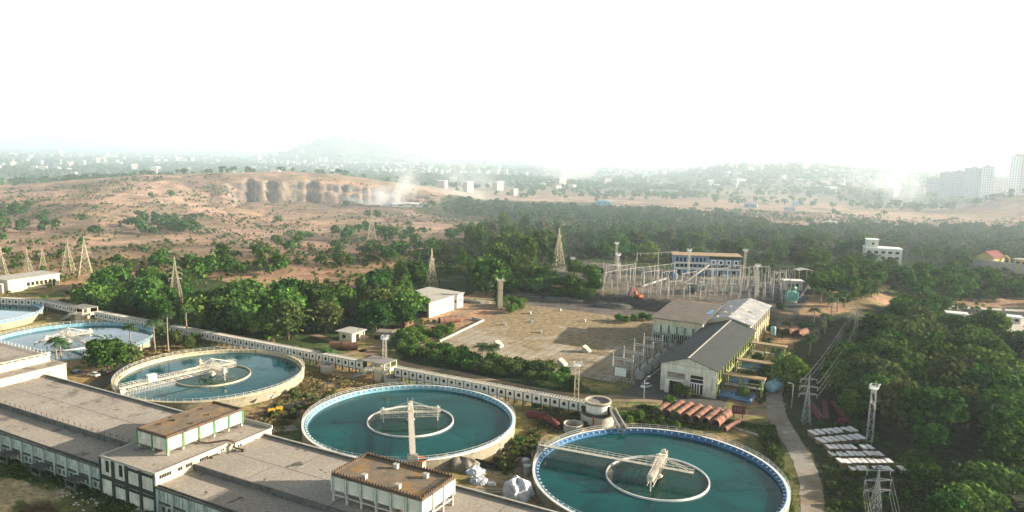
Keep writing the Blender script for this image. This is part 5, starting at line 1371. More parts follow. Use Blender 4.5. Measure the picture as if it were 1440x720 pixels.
# ---- far woods, scrub and bushes too many to count
def merged(name, P, H, keyspec, lm, z=None):
    """P (n,2) positions, H heights: one mesh of small leafy crowns"""
    quads, leaf, flat = keyspec
    n = len(P)
    if n == 0: return
    Z = terrain(P[:,0],P[:,1]) if z is None else z
    base = []
    for v in range(5):
        C, N, _ = crown_pts(quads, .46, .42, .52, 7, .5, flat); base.append((C,N))
    Cs, Ns, Ss = [], [], []
    vi = nrng.integers(0,5,n)
    for v in range(5):
        ids = np.where(vi == v)[0]
        if not len(ids): continue
        C, N = base[v]; a = nrng.uniform(0,6.28,len(ids)); ca, sa = np.cos(a)[:,None], np.sin(a)[:,None]
        x = C[None,:,0]*ca-C[None,:,1]*sa; y = C[None,:,0]*sa+C[None,:,1]*ca; zz = np.repeat(C[None,:,2],len(ids),0)
        nx = N[None,:,0]*ca-N[None,:,1]*sa; ny = N[None,:,0]*sa+N[None,:,1]*ca; nz = np.repeat(N[None,:,2],len(ids),0)
        h = H[ids][:,None]; w = h*nrng.uniform(.9,1.4,(len(ids),1))
        Cs.append(np.stack([P[ids,0][:,None]+x*w, P[ids,1][:,None]+y*w, Z[ids][:,None]+zz*h],-1).reshape(-1,3))
        Ns.append(np.stack([nx,ny,nz],-1).reshape(-1,3)); Ss.append((np.repeat(h,quads,1)*leaf*nrng.uniform(.7,1.3,(len(ids),quads))).reshape(-1))
    me = cards_mesh(name, np.concatenate(Cs), np.concatenate(Ns), np.concatenate(Ss), [lm])
    o = bpy.data.objects.new(name, me); COL.objects.link(o); o['kind'] = 'stuff'
def polar_pts(n, px0, px1, r0, r1):
    th = nrng.uniform(thpx(px0), thpx(px1), n); r = np.sqrt(nrng.uniform(r0*r0, r1*r1, n))
    return np.stack([r*np.sin(th), r*np.cos(th)], 1)
def pick(P, dens):
    return P[nrng.random(len(P)) < dens]
def PXR(P): return 720+FPX*P[:,0]/P[:,1], np.hypot(P[:,0],P[:,1])
# wood belts between 380 m and 1300 m
P = polar_pts(9000, -150, 1600, 400, 1350); px, r = PXR(P); N1 = fbm(P[:,0]/70, P[:,1]/45, 101, 4)
ypix = 213+FPX*80/r*0.0
inrow = lambda poly: inpoly(P[:,0],P[:,1],gp(*poly))
d = .05*sstep(.5,.62,N1)
d = np.maximum(d, inrow([(585,300),(640,284),(760,292),(880,296),(960,300),(1010,330),(900,322),(760,312),(660,308)])*.75)
d = np.maximum(d, inrow([(850,372),(800,330),(860,310),(1010,300),(1110,325),(1250,320),(1560,330),(1560,392),(1330,372),(1240,360),(1100,345),(960,340)])*.85)
d = np.maximum(d, inrow([(1240,400),(1250,370),(1340,378),(1560,392),(1560,436),(1430,428),(1340,424)])*.6)
d = np.maximum(d, inrow([(130,395),(170,360),(260,372),(330,368),(420,392),(300,385),(200,400)])*.35)
d = np.maximum(d, inrow([(230,400),(300,368),(400,352),(440,372),(380,392),(290,402)])*.55)
d = np.maximum(d, inrow([(1150,420),(1180,380),(1250,350),(1360,372),(1560,392),(1560,430),(1300,425),(1255,400),(1230,440)])*.85)
d = np.maximum(d, inrow([(450,345),(520,320),(640,330),(600,400),(540,395),(440,370)])*.22)
d = np.maximum(d, inrow([(165,322),(200,312),(285,310),(288,328),(180,332)])*.8)
d = np.maximum(d, inrow([(600,345),(640,322),(720,322),(800,322),(790,345),(700,345)])*.5)
d = np.maximum(d, inrow([(-40,345),(0,300),(60,308),(90,330),(30,345)])*.4)
d = np.where((px > 320) & (px < 640) & (r > 900), d*.15, d)
u_ = P[:,0]*E1.x+P[:,1]*E1.y; v_ = P[:,0]*E2.x+P[:,1]*E2.y
d = np.where((u_ > -210) & (u_ < 5) & (v_ < 478), 0, d); d = np.where(inrow([(1250,384),(1228,362),(1284,355),(1294,384)]), 0, d); d = np.where(inrow([(1362,392),(1366,368),(1470,376),(1470,402)]), 0, d)
for c,q in EXCL: d = np.where(np.hypot(P[:,0]-c.x,P[:,1]-c.y) < q*1.3, 0, d)
d = np.where(inrow([(0,430),(0,385),(80,378),(95,415)]), 0, d)
A = pick(P, d); px, r = PXR(A); near = r < 700
k = nrng.random(len(A))
merged('middle_distance_woods', A[near & (k<.45)], nrng.uniform(8,14,(near&(k<.45)).sum()), (230,.12,0), LF['dark'])
merged('middle_distance_woods', A[near & (k>=.45)], nrng.uniform(7,13,(near&(k>=.45)).sum()), (230,.12,0), LF['mid'])
merged('far_woods', A[~near & (k<.6)], nrng.uniform(7,12,(~near&(k<.6)).sum()), (100,.18,0), LF['dark'])
merged('far_woods', A[~near & (k>=.6)], nrng.uniform(7,11,(~near&(k>=.6)).sum()), (100,.18,0), LF['olive'])
# dry scrub on the open ground
P = polar_pts(60000, -420, 1560, 250, 1150); px, r = PXR(P); N1 = fbm(P[:,0]/40, P[:,1]/40, 111, 5); u_ = P[:,0]*E1.x+P[:,1]*E1.y; v_ = P[:,0]*E2.x+P[:,1]*E2.y
d = .10+.9*sstep(.45,.56,N1); d = np.where((v_ < 206) | ((u_ > -178) & (u_ < -40) & (v_ < 372)) | ((u_ > -205) & (u_ < 0) & (v_ < 480) & (v_ > 350)), 0, d)
d = np.where(inpoly(P[:,0],P[:,1],gp((540,475),(600,455),(690,432),(700,405),(640,415),(570,432),(530,460))), 0, d)
d = np.where(inpoly(P[:,0],P[:,1],gp((1060,600),(1075,540),(1230,380),(1262,382),(1130,600))), 0, d)
d = np.where(inpoly(P[:,0],P[:,1],gp((1340,470),(1345,446),(1480,440),(1480,480))), 0, d)
d = np.where(inpoly(P[:,0],P[:,1],gp((700,560),(560,520),(440,490),(440,465),(700,520),(1000,560),(1060,575),(1060,600))), 0, d)
d *= np.where((px > 335) & (px < 640) & (r > 900), .25, 1)*np.where((px < 680) & (r > 650), .5, 1)
A = pick(P, d*.8); k = nrng.random(len(A))
merged('scrub', A[k<.5], nrng.uniform(.8,2.6,(k<.5).sum())*1.2, (26,.32,0), LF['olive'])
merged('scrub', A[(k>=.5)&(k<.8)], nrng.uniform(.8,2.2,((k>=.5)&(k<.8)).sum())*1.3, (26,.32,0), LF['dry'])
merged('scrub', A[k>=.8], nrng.uniform(1.5,4.5,(k>=.8).sum()), (40,.26,0), LF['dark'])
# the plain and the far hills
P = polar_pts(42000, -250, 1700, 1300, 4200); px, r = PXR(P); N1 = fbm(P[:,0]/260, P[:,1]/160, 121, 5)
d = .12+.8*sstep(.44,.58,N1); d = np.where((px > 940), np.maximum(d,.45*sstep(1500,1900,r)), d); d = np.where((px > 330) & (px < 720) & (r < 1800), d*.25, d)
A = pick(P, d*.85); merged('far_trees_foliage', A, nrng.uniform(7,13,len(A)), (16,.45,0), LF['dark'])
P = polar_pts(24000, -250, 1700, 4200, 10500); N1 = fbm(P[:,0]/700, P[:,1]/300, 131, 4)
A = pick(P, .15+.8*sstep(.45,.58,N1)); merged('far_trees_foliage', A, nrng.uniform(10,17,len(A)), (7,.8,0), LF['dark'])

# tall dry grass on the rough ground near the tanks
def grass(name, polys, n, h, lm):
    Cs = []
    for poly in polys:
        Q = gp(*poly); xs = [p.x for p in Q]; ys = [p.y for p in Q]
        X = nrng.uniform(min(xs),max(xs),n*3); Y = nrng.uniform(min(ys),max(ys),n*3); m = inpoly(X,Y,Q); X, Y = X[m][:n], Y[m][:n]
        q = fbm(X/4,Y/4,141,3) > .42; X, Y = X[q], Y[q]
        Cs.append(np.stack([X,Y,np.full_like(X,h*.35)],1))
    C = np.concatenate(Cs); N = nrng.normal(size=C.shape); N[:,2] *= .35
    me = cards_mesh(name, C, N, h*nrng.uniform(.5,1.2,len(C)), [lm]); o = bpy.data.objects.new(name, me); COL.objects.link(o); o['kind'] = 'stuff'
grass('dry_grass', [[(350,600),(420,540),(500,535),(470,552),(430,575),(395,612)],[(690,660),(735,612),(790,575),(775,600),(745,640)],[(420,520),(520,540),(540,560),(430,560)],[(740,580),(840,570),(860,600),(770,604)],[(160,500),(230,480),(280,490),(180,515)]], 5200, .8, LF['dry'])
grass('green_grass', [[(-20,640),(240,708),(300,745),(150,745),(95,688),(-20,666)],[(860,596),(900,570),(1000,585),(1070,600),(1000,606)],[(1060,600),(1090,600),(1116,720),(1100,720),(1090,650)],[(1150,600),(1200,585),(1290,650),(1300,760),(1170,760)],[(560,520),(700,552),(830,575),(830,565),(700,540)]], 5200, .8, LF['olive'])
# ------------------------------------------------------------------ outbuildings
A, B, C_ = G(603,447), G(651,431), G(583,433); dx = B-A; dy = C_-A
t = thing('white_shed', 'white panelled shed with slab roof and open dark end, beside the bare tower', 'shed', A, math.atan2(dx.y,dx.x))
Ls, Ds, Hs = dx.length, 21.0, 7.4
obj('wall', MB().box(0.3,Ls,.15,Ds,0,Hs-.4), MT['conc_dark'], t)
obj('roof', MB().add([(-.9,-.7,Hs-.3),(Ls+.4,-.7,Hs-.3),(Ls+.4,Ds+.6,Hs+.4),(-.9,Ds+.6,Hs+.4),(-.9,-.7,Hs),(Ls+.4,-.7,Hs),(Ls+.4,Ds+.6,Hs+.7),(-.9,Ds+.6,Hs+.7)],[(0,3,2,1),(4,5,6,7),(0,1,5,4),(1,2,6,5),(2,3,7,6),(3,0,4,7)]), MT['conc_light'], t)
s = Ls/6
for i in range(6):
    if i < 4:
        obj('wall_panel', MB().box(i*s+.25,(i+1)*s-.1,-.1,.12,0,4.0), MT['whitewall'], t); obj('wall_panel', MB().box(i*s+.25,(i+1)*s-.1,-.1,.12,4.5,Hs-.4), MT['whitewall'], t)
    else:
        obj('wall_panel', MB().box(i*s+.25,(i+1)*s-.1,-.1,.12,0,Hs-.4), MT['whitewall'], t); obj('window', MB().box(i*s+s*.45,i*s+s*.7,-.16,-.08,3.2,4.6), MT['void'], t)
    obj('pilaster', MB().box(i*s-.1,i*s+.25,-.22,.15,0,Hs-.35), MT['cream'], t)
obj('end_opening', MB().box(.24,.3,2,Ds-1,1.2,5.8), MT['void'], t); obj('end_band', MB().box(.05,.28,.2,Ds,3.0,3.9), MT['cream'], t); obj('end_column', MB().box(0,.3,-.1,.7,0,Hs-.35), MT['whitewall'], t)
t = thing('small_kiosk', 'small cream kiosk with overhanging grey slab roof and dark doorway under the big trees', 'kiosk', G(495,482), ROT)
obj('wall', MB().box(-7,0,0,7,0,4.0), MT['cream'], t); obj('roof', MB().box(-8,1.4,-1.2,8,4.0,4.3), MT['conc_light'], t)
obj('doorway', MB().box(-.02,.05,2.5,4.6,.1,3.0), MT['void'], t); obj('window', MB().box(-5,-3.4,-.05,.02,1.4,2.8), MT['void'], t)
for y in (.2,6.4): obj('porch_post', MB().box(.9,1.2,y,y+.3,0,4.0), MT['whitewall'], t)
t = thing('brown_shelter', 'low brown roofed open shelter beside the small kiosk', 'shelter', G(522,478), R_(-5))
obj('roof', MB().prism([(0,2.2),(2,3.6),(8.5,3.4),(9.5,2.2)],0,6), MT['tarpgrey'], t)
for x in (.5,8.8): obj('post', MB().box(x,x+.25,.2,.45,0,2.3), MT['wood'], t)
obj('wall', MB().box(5,8.8,.4,5.6,0,2.2), MT['whitewall'], t)
t = thing('square_column', 'tall square concrete column with flared head beside the rubble', 'column tower', G(703,435), R_(15))
obj('shaft', MB().box(-1.15,1.15,-1.15,1.15,0,14.2), MT['stone'], t); obj('head', MB().cbox((0,0,14.7),(2.3,2.3,1.0),taper=1.5), MT['conc_light'], t)
for x,y in ((-1.4,-1.4),(1.4,-1.4),(1.4,1.4),(-1.4,1.4)): obj('head_post', MB().box(x-.25,x+.25,y-.25,y+.25,15.2,16.1), MT['conc_light'], t)
A, B = G(12,412), G(77,402); dx = B-A
t = thing('beige_substation', 'long low beige substation building with flat roof under the transmission towers', 'building', A, math.atan2(dx.y,dx.x))
L_ = dx.length+3
obj('wall', MB().box(0,L_,0,16,0,6.5), MT['cream'], t); obj('roof', MB().box(-.5,L_+.5,-.6,16.5,6.5,6.9), MT['conc_light'], t)
obj('open_bay', MB().box(-9,0,2,14,4.8,5.2), MT['conc_light'], t); obj('bay_wall', MB().box(-2,-.01,2,13,0,4.8), MT['pink'] if 'pink' in MT else MT['cream'], t)
for i in range(7): obj('window', MB().box(L_*.35+i*L_*.085,L_*.35+i*L_*.085+1.6,-.06,.01,2.2,4.2), MT['void'], t)
obj('door', MB().box(L_*.86,L_*.9,-.06,.01,.1,3.4), MT['void'], t)
# white house and gate building on the right
t = thing('white_house', 'three storey white house with stair tower rising from the trees', 'building', G(1267,376), R_(162))
L_, D_ = 25.0, 15.0                                     # local x runs back along the shaded front, local -y is the depth
obj('wall', MB().box(0,L_,-D_,0,0,13.0), MT['whitewall'], t); obj('roof', MB().box(-.4,L_+.4,-D_-.4,.4,13.0,13.5), MT['white_clean'], t)
obj('stair_tower', MB().box(L_-9,L_-1,-D_+1,-4,13.5,19.0), MT['whitewall'], t); obj('tower_roof', MB().box(L_-9.6,L_-.4,-D_+.4,-3.4,19.0,19.5), MT['white_clean'], t)
for k in range(3):
    for i in range(5): obj('window', MB().box(2+i*4.8,4.6+i*4.8,-.01,.07,1.6+k*4,3.4+k*4), MT['void'], t)
    for i in range(3): obj('window', MB().box(-.07,.01,-D_+2+i*4.6,-D_+4+i*4.6,1.6+k*4,3.4+k*4), MT['void'], t)
obj('window', MB().box(L_-6,L_-4.4,-4.01,-3.93,15.4,17.2), MT['void'], t)
A, B = G(1368,376), G(1445,387); dx = B-A
t = thing('walled_gate_house', 'yellow walled compound with red tiled gable house and small flat pavilion', 'building', A, math.atan2(dx.y,dx.x))
L_ = dx.length
obj('wall', MB().box(0,L_,0,1.2,0,7.0), MT['conc_light'], t)
for i in range(6): obj('wall_pier', MB().box(L_*i/6-.3,L_*i/6+.3,-.3,1.4,0,7.4), MT['yellowwall'], t)
obj('house_wall', MB().box(0,13,3,17,0,9.0), MT['yellowwall'], t); obj('house_roof', MB().prism([(-1,8.6),(6.5,13.2),(14,8.6),(6.5,12.6)],2,18), MT['redroof'], t)
obj('gable', MB().prism([(0,9),(13,9),(6.5,12.4)],3,3.4), MT['yellowwall'], t)
obj('pavilion_wall', MB().box(L_-12,L_-2,4,12,0,9.6), MT['yellowwall'], t); obj('pavilion_roof', MB().box(L_-13,L_-1,3,13,9.6,10.2), MT['conc_light'], t)
for i in range(2): obj('window', MB().box(L_-10.5+i*4.4,L_-8+i*4.4,3.93,4.01,6,8.4), MT['void'], t)
obj('gate_arch', MB().prism([(18,7),(19,10.5),(22,12.4),(25,10.5),(26,7),(24.8,7),(24,10),(22,11.3),(20,10),(19.2,7)],0,1.0), MT['yellowwall'], t)
for nm,(x,y),w in (('white flat roofed guard hut with two windows at the near corner of the pale yard',(1345,450),8.5),('white flat roofed guard hut farther along the pale yard',(1424,455),6.5)):
    t = thing('guard_hut', nm, 'hut', G(x,y), R_(-25), 'guard huts of the pale yard')
    obj('wall', MB().box(-w/2,w/2,0,5,0,3.2), MT['whitewall'], t); obj('roof', MB().box(-w/2-.9,w/2+.9,-.9,5.9,3.2,3.5), MT['white_clean'], t)
    for i in range(2): obj('window', MB().box(-w/2+.8+i*w*.5,-w/2+2.4+i*w*.5,-.06,.01,1.1,2.5), MT['void'], t)
    obj('window', MB().box(w/2-.01,w/2+.06,1.4,3.2,1.1,2.5), MT['void'], t)
t = thing('boundary_wall', 'long grey boundary wall along the back of the pale guard yard', 'wall', (0,0,0)); A, B = G(1352,440), G(1500,448)
obj('wall', MB().bar(A+Vector((0,0,1.2)),B+Vector((0,0,1.2)),.5,2.4), MT['conc'], t)
# low roofs among the trees
for (px,py,w,h,m,l) in ((895,338,22,6,'conc_light','pale flat roof of a house half hidden in the wood behind the switchyard'),(872,336,12,5,'whitewall','little white gabled house in the wood beyond the light masts'),(848,288,22,8,'bluetarp2','bright turquoise shed on the dry rise far behind the switchyard'),(882,295,12,5,'conc_light','grey hut beside the turquoise shed'),(1055,292,20,8,'bluewall','blue grey shed on the brown flat far beyond the wood'),(1083,285,12,7,'yellowwall','small yellow roofed hut on the brown flat'),(1118,290,10,13,'tank_blue','tall narrow blue plant tower on the brown flat'),(1112,296,14,6,'bluewall','low blue plant building at the foot of the narrow tower'),(1423,293,58,11,'bluepipe','long blue fence like shed below the wooded knoll'),(545,291,16,6,'bluewall','blue roofed works hut under the quarry spoil'),(575,293,46,5,'whitewall','long low white shed on the quarry floor'),(308,370,4,3,'whitewall','tiny white hut in the trees of the dry slope'),(1005,279,14,5,'whitewall','small pale farmhouse at the edge of the brown flat'),(1168,318,16,6,'whitewall','little white building where brown flat meets the wood')):
    if m == 'bluetarp2' and m not in MT: MT[m] = mat('turquoise_sheet', (.08,.42,.5), (.06,.34,.42), .4, rough=.5)
    p = G(px,py); p.z = tz(p.x,p.y)
    t = thing('outlying_building', l, 'building', p, R_(rng.uniform(-25,10)))
    d_ = w*.55
    obj('wall', MB().box(-w/2,w/2,0,d_,0,h*.72), MT[m] if m in ('bluewall','whitewall','tank_blue','bluepipe','bluetarp2') else MT['whitewall'], t)
    rf = MB(); rf.prism([(-w/2-.5,h*.72),(0,h),(w/2+.5,h*.72),(0,h*.94)] if m not in ('tank_blue','bluepipe') else [(-w/2-.2,h*.72),(w/2+.2,h*.72),(w/2+.2,h*.8),(-w/2-.2,h*.8)],-.5,d_+.5)
    obj('roof', rf, MT[m], t)
    for k in range(2): obj('window', MB().box(-w*.3+k*w*.4,-w*.2+k*w*.4,-.07,.01,h*.25,h*.5), MT['void'], t)

# ------------------------------------------------------------------ pipes, wells and stores
c0 = Vector(G(944,585)); PG_ = 'rusty pipes racked beside the flume end'
pr = MB(); pr.lathe([(1.35,-6.0),(1.35,6.0)],22,smooth=True).lathe([(1.2,-6.0),(1.2,6.0)],22,smooth=True).lathe([(1.2,-6),(1.35,-6)],22).lathe([(1.2,6),(1.35,6)],22)
for k in (-3.5,0,3.5): pr.lathe([(1.36,k-.08),(1.42,k-.08),(1.42,k+.08),(1.36,k+.08)],22)
prm = pr.mesh('steel_pipe'); prm.materials.append(MT['rust'])
def pipe_obj(p, az, label, group, sc=(1,1,1), m=None, z=1.4, name='steel_pipe'):
    me = prm
    if m: me = prm.copy(); me.materials.clear(); me.materials.append(m)
    o = bpy.data.objects.new(name, me); COL.objects.link(o); o.location = (p[0],p[1],z); o.rotation_euler = (R_(90),0,az+R_(90)); o.scale = sc
    return tag(o, label, 'pipe', group)
for i in range(7):
    p = W(-61.3+i*2.95, 219.6-i*.15); pipe_obj(p, ROT+R_(84), 'wide rusty pipe lying side by side in the rack above the nearest clarifier' , PG_, (1,1,.98), z=1.7)
pipe_obj(W(-40.0,216.6), ROT+R_(76), 'thin orange rusty pipe at the end of the rusty rack', None, (.55,.55,.85), z=1.0)
obj_ = MB(); obj_.box(-63.5,-38,213.2,213.8,0,.35); obj_.box(-63.5,-38,224.5,225.1,0,.35); 
tag(obj('sleeper_beam', MB().box(0,26,-.25,.25,0,.32), MT['wood'], None, W(-63.5,216.3), ROT), 'long timber sleeper under the near ends of the rusty pipes', 'beam', 'sleepers under the rusty pipes')
tag(obj('sleeper_beam', MB().box(0,26,-.25,.25,0,.32), MT['wood'], None, W(-63.5,223.0), ROT), 'long timber sleeper under the far ends of the rusty pipes', 'beam', 'sleepers under the rusty pipes')
for i in range(3): pipe_obj(G(1106,471)+E1*(i*4.2-2)+E2*(i*.3), ROT+R_(75), ('short rusty pipe nearest the surge vessel','short rusty pipe in the middle of the three under the bank','short rusty pipe with the pale end under the bank')[i], 'three short pipes under the bank', (1.25,1.25,.62), z=1.8)
obj('pipe_cradle', MB().box(-6,8,-.4,.4,0,.3), MT['conc'], None, G(1108,474), ROT); tag(bpy.data.objects['pipe_cradle'], 'low concrete cradle beam under the three short pipes', 'beam')
for a,b,l in (((1140,573),(1156,596),'dark red pipe lying nearest the roadside pylon'),((1159,572),(1162,597),'dark red pipe lying in the middle of the dim three'),((1170,572),(1189,593),'dark red pipe lying farthest into the shade'),((1176,598),(1193,596),'short orange red pipe lying across the ends of the dim three')):
    A, B = G(*a), G(*b); d = B-A; pipe_obj((A+B)/2, math.atan2(d.y,d.x), l, 'pipes in the shade by the roadside', (.75,.75,d.length/12.0), MT['darkrust'], z=1.05)
for i,((x,y),az,L,l) in enumerate((((632,454),R_(28),.85,'big rusty pipe with open dark end by the slab corner'),((572,460),R_(60),.5,'short wide brown pipe standing among bushes beside the big trees'),((476,491),R_(-2),.55,'brown pipe section lying on the track by the small kiosk'),((493,492),R_(4),.5,'darker pipe section next to the brown one by the small kiosk'))):
    pipe_obj(G(x,y), az, l, 'loose pipes along the upper track', (1.15,1.15,L), z=1.6)
def ring_well(p, r, h, label, m='conc_light'):
    t = thing('ring_well', label, 'well', p, 0, 'round concrete wells')
    obj('ring', MB().lathe([(r,0),(r,h),(r-.3,h),(r-.3,.2)],32), MT[m], t); obj('well_floor', MB().disc(r-.3,.25,32), MT['conc_dark'], t); return t
ring_well(G(806,605), 2.9, 2.2, 'pale open concrete ring by the bent red pipe')
ring_well(G(553,537), 3.0, 2.0, 'open concrete ring at the foot of the light mast by the stair house')
ring_well(G(459,521), 2.9, 2.6, 'open concrete ring beside a red post and the flume, below the small palm')
t = thing('round_kiosk', 'round two tier concrete kiosk with white upper drum at the flume end', 'valve house', G(840,594), 0)
obj('lower_drum', MB().lathe([(5.0,0),(5.0,3.0),(4.6,3.0)],40), MT['conc_light'], t); obj('lower_roof', MB().disc(4.7,3.0,40), MT['conc'], t)
obj('upper_drum', MB().lathe([(3.6,3.0),(3.6,6.2)],36), MT['whitewall'], t); obj('window_band', MB().lathe([(4.75,3.1),(4.75,4.0),(4.6,4.0),(4.6,3.1)],40,closed=True), MT['darkframe'], t)
obj('roof_rim', MB().lathe([(4.0,6.2),(4.0,6.9),(3.6,6.9),(3.5,6.3),(0,6.25)],36), MT['conc'], t); obj('roof_ring', MB().lathe([(4.05,6.85),(4.05,7.0),(3.5,7.0),(3.5,6.85)],36,closed=True), MT['creamrim'], t)
obj('doorway', MB().cbox((2.9,-2.2,4.5),(.7,.7,2.4),rz=R_(-37)), MT['void'], t)
t = thing('chute', 'narrow concrete chute sloping from the flume end down to the nearest clarifier', 'chute', (0,0,0))
P = [G(848,575,4.6),G(861,577,4.4),G(868,590,3.8),G(876,604,3.4)]
for s in (-.9,.9):
    c = MB()
    for a,b in zip(P,P[1:]):
        n_ = Vector((-(b-a).y,(b-a).x,0)).normalized()*s; c.bar(a+n_+Vector((0,0,.3)),b+n_+Vector((0,0,.3)),.3,1.0)
    obj('side_wall', c, MT['conc_light'], t)
c = MB(); 
for a,b in zip(P,P[1:]): c.bar(a,b,1.6,.25)
obj('bed', c, MT['conc'], t)
c = MB()
for p in P: c.bar((p.x,p.y,0),p,.5)
obj('leg', c, MT['conc'], t)
t = thing('bent_pipe', 'thick red pipe arching out of the weeds beside the open concrete ring', 'pipe', (0,0,0))
P = [G(742,583,1.5),G(752,583,2.0),G(765,586,2.2),G(776,592,2.0),G(784,598,1.4),G(788,603,0)]
obj('pipe', MB().tube(P,1.0,16), MT['darkrust'], t); obj('flange', MB().tube([P[2],P[2]+(P[3]-P[2])*.12],1.25,16), MT['darkrust'], t)
for px,py,h,l in ((834,604,3.6,'thin red post standing in front of the round kiosk'),(449,524,5.0,'thin red post beside the ring well below the small palm'),(526,540,4.2,'thin red post standing by the stair house near the clarifier rail')):
    tag(obj('marker_post', MB().tube([(0,0,0),(0,0,h)],.22,8).tube([(0,0,h),(0,0,h+.25)],.3,8), MT['darkrust'], None, G(px,py)), l, 'post', 'red posts')
t = thing('steel_sign', 'dark red steel signboard on two legs at the road junction', 'sign', G(1038,588), R_(-12))
obj('board', MB().box(-2.0,2.0,-.08,.08,1.3,4.0), MT['darkrust'], t)
for x in (-1.3,1.3): obj('post', MB().box(x-.12,x+.12,.08,.3,0,3.9), MT['darkframe'], t)
for i in range(3): obj('board_mark', MB().box(-1.3+i*.9,-.9+i*.9,-.11,-.08,2.2,3.3), MT['rust'], t)
for a,b,l in (((975,596),(1018,604),'pale kerb beam lying below the rusty pipe rack'),((1024,600),(1078,617),'long pale kerb beam between the sign and the clarifier rail'),((955,592),(976,597),'short pale kerb beam at the left end of the pipe rack'.replace('left ','outer '))):
    A, B = G(*a), G(*b); d = B-A
    tag(obj('kerb_beam', MB().box(0,d.length,-.2,.2,0,.5), MT['conc_light'], None, A, math.atan2(d.y,d.x)), l, 'beam', 'beams lying beside the pipe rack')
# plate stacks: two fields of covered stacks
bm_ = MB(); bm_.box(-.54,.54,-1.3,1.3,.12,1.15)
bk = bm_.mesh('stack_body'); bk.materials.append(MT['timber_side'])
tm_ = MB().box(-.62,.62,-1.45,1.45,1.15,1.35).mesh('pale_top'); tm_.materials.append(MT['blocktop'])
fm_ = MB().box(-.6,-.35,-1.1,1.1,0,.12).box(.35,.6,-1.1,1.1,0,.12).mesh('pallet'); fm_.materials.append(MT['wood'])
st0 = thing('slab_stack', 'pale topped brown stack in the two row field by the light mast foot', 'stack', (0,0,0), 0, 'pale topped stacks in the smaller field')
obj('stack_body', bk, None, st0); obj('pale_top', tm_, None, st0); obj('pallet', fm_, None, st0)
def field(o, ax, ay, cols, rows, skip, label, group, first=False):
    n = 0
    for j in range(rows):
        for i in range(cols[j][0], cols[j][1]):
            if (i,j) in skip: continue
            p = o+ax*(i+cols[j][2])+ay*j+Vector((rng.uniform(-.12,.12),rng.uniform(-.12,.12),0)); rz = math.atan2(ax.y,ax.x)+rng.uniform(-.07,.07)
            if first and n == 0: st0.location = p; st0.rotation_euler.z = rz; st0.scale = (1.22,1.22,1.05)
            else: dup(st0, p, rz, label, group, scale=((1.22,1.22,1.05) if rows == 2 else (1.0,1.0,rng.uniform(.9,1.05))))
            n += 1
a_ = G(1198,608)-G(1144,613); a_.z = 0; a_ = a_/6.0; ay = G(1153,624)-G(1144,613); ay.z = 0
field(G(1144,614), a_, ay, [(0,7,0),(0,7,.1)], 2, set(), 'pale topped brown stack in the two row field by the light mast foot', 'pale topped stacks in the smaller field', True)
a_ = G(1215,634)-G(1165,634); a_.z = 0; a_ = a_/6.2; ay = G(1169,644)-G(1165,634); ay.z = 0; ay *= .98
field(G(1166,634), a_, ay, [(0,8,0),(0,9,.05),(1,10,-.1),(2,11,.3)], 4, {(5,0),(5,3),(9,3)}, 'pale topped brown stack in the four row field behind the slab-side pylon', 'pale topped stacks in the larger field')

# debris by the nearest tank
def heap(name, label, cat, p, r, h, m, n=70, s=.5, squash=.6, group=None):
    t = thing(name, label, cat, p, rng.uniform(0,3), group)
    C = nrng.normal(size=(n,3)); C[:,:2] *= r*.42; d = np.hypot(C[:,0],C[:,1])/r; keep = d < 1; C = C[keep]; d = d[keep]
    zt = h*(1-d**1.4)
    mb = MB()
    for c,z in zip(C,zt):
        sz = s*rng.uniform(.6,1.4); mb.cbox((c[0],c[1],max(.15,z*rng.uniform(.55,1))-.1),(sz*1.5,sz,sz*squash*1.6),rng.uniform(0,3.1),rng.uniform(-.5,.5),rng.uniform(-.5,.5),taper=.8)
    core = MB().lathe([(r*.95,-.05),(r*.75,h*.35),(r*.4,h*.75),(0,h*.9)],14)
    obj('core', core, m, t); obj('loose_pieces', mb, m, t); t.children[1]['kind'] = 'stuff'
    return t
def soft_mound(name, label, cat, p, rx, ry, h, m, seed, rz=0, group=None):
    mb = MB(); n, k = (54, 20) if name.startswith('sheet') else (26, 9); vs = []
    for i in range(k+1):
        f = i/k
        for j in range(n):
            a = 2*math.pi*j/n; w = 1+.22*(float(vnoise(np.array([a*2.2+seed]),np.array([f*3+seed]),seed)[0])-.5)*2
            if n > 30: w += .34*(float(fbm(np.array([rx*math.cos(a)*1.6+seed]),np.array([ry*math.sin(a)*1.6+f*6]),int(seed),3)[0])-.5)
            rr = math.cos(f*math.pi/2)**.55*w; vs.append((rx*rr*math.cos(a),ry*rr*math.sin(a),h*math.sin(f*math.pi/2)*(1+.12*math.sin(a*3+seed))-.05))
    fs = [(i*n+j,i*n+(j+1)%n,(i+1)*n+(j+1)%n,(i+1)*n+j) for i in range(k) for j in range(n)]
    mb.add(vs,fs,False); return tag(obj(name, mb, m, None, p, rz), label, cat, group)
soft_mound('sheet_covered_heap','tall heap of goods under crumpled white sheeting beside the nearest clarifier','covered heap', G(727,699), 3.6, 3.0, 4.4, MT['whitebag'], 3)
heap('sack_pile','larger pile of white sacks against the dark trough','sack pile', G(667,663), 2.7, 1.5, MT['whitebag'], 60, .62, group='piles of white sacks')
heap('sack_pile','pile of white sacks nearer the roof parapet','sack pile', G(674,677), 2.4, 1.4, MT['whitebag'], 50, .62, group='piles of white sacks')
heap('sack_pile','small scatter of white sacks between the larger piles','sack pile', G(692,681), 1.1, .6, MT['whitebag'], 18, .4, group='piles of white sacks')
soft_mound('covered_mound','brown grey sheeted mound by the clarifier bridge end, the one nearer the orange crate','covered mound', G(622,655), 4.0, 3.0, 2.6, MT['tarpgrey'], 5, group='brown sheeted mounds')
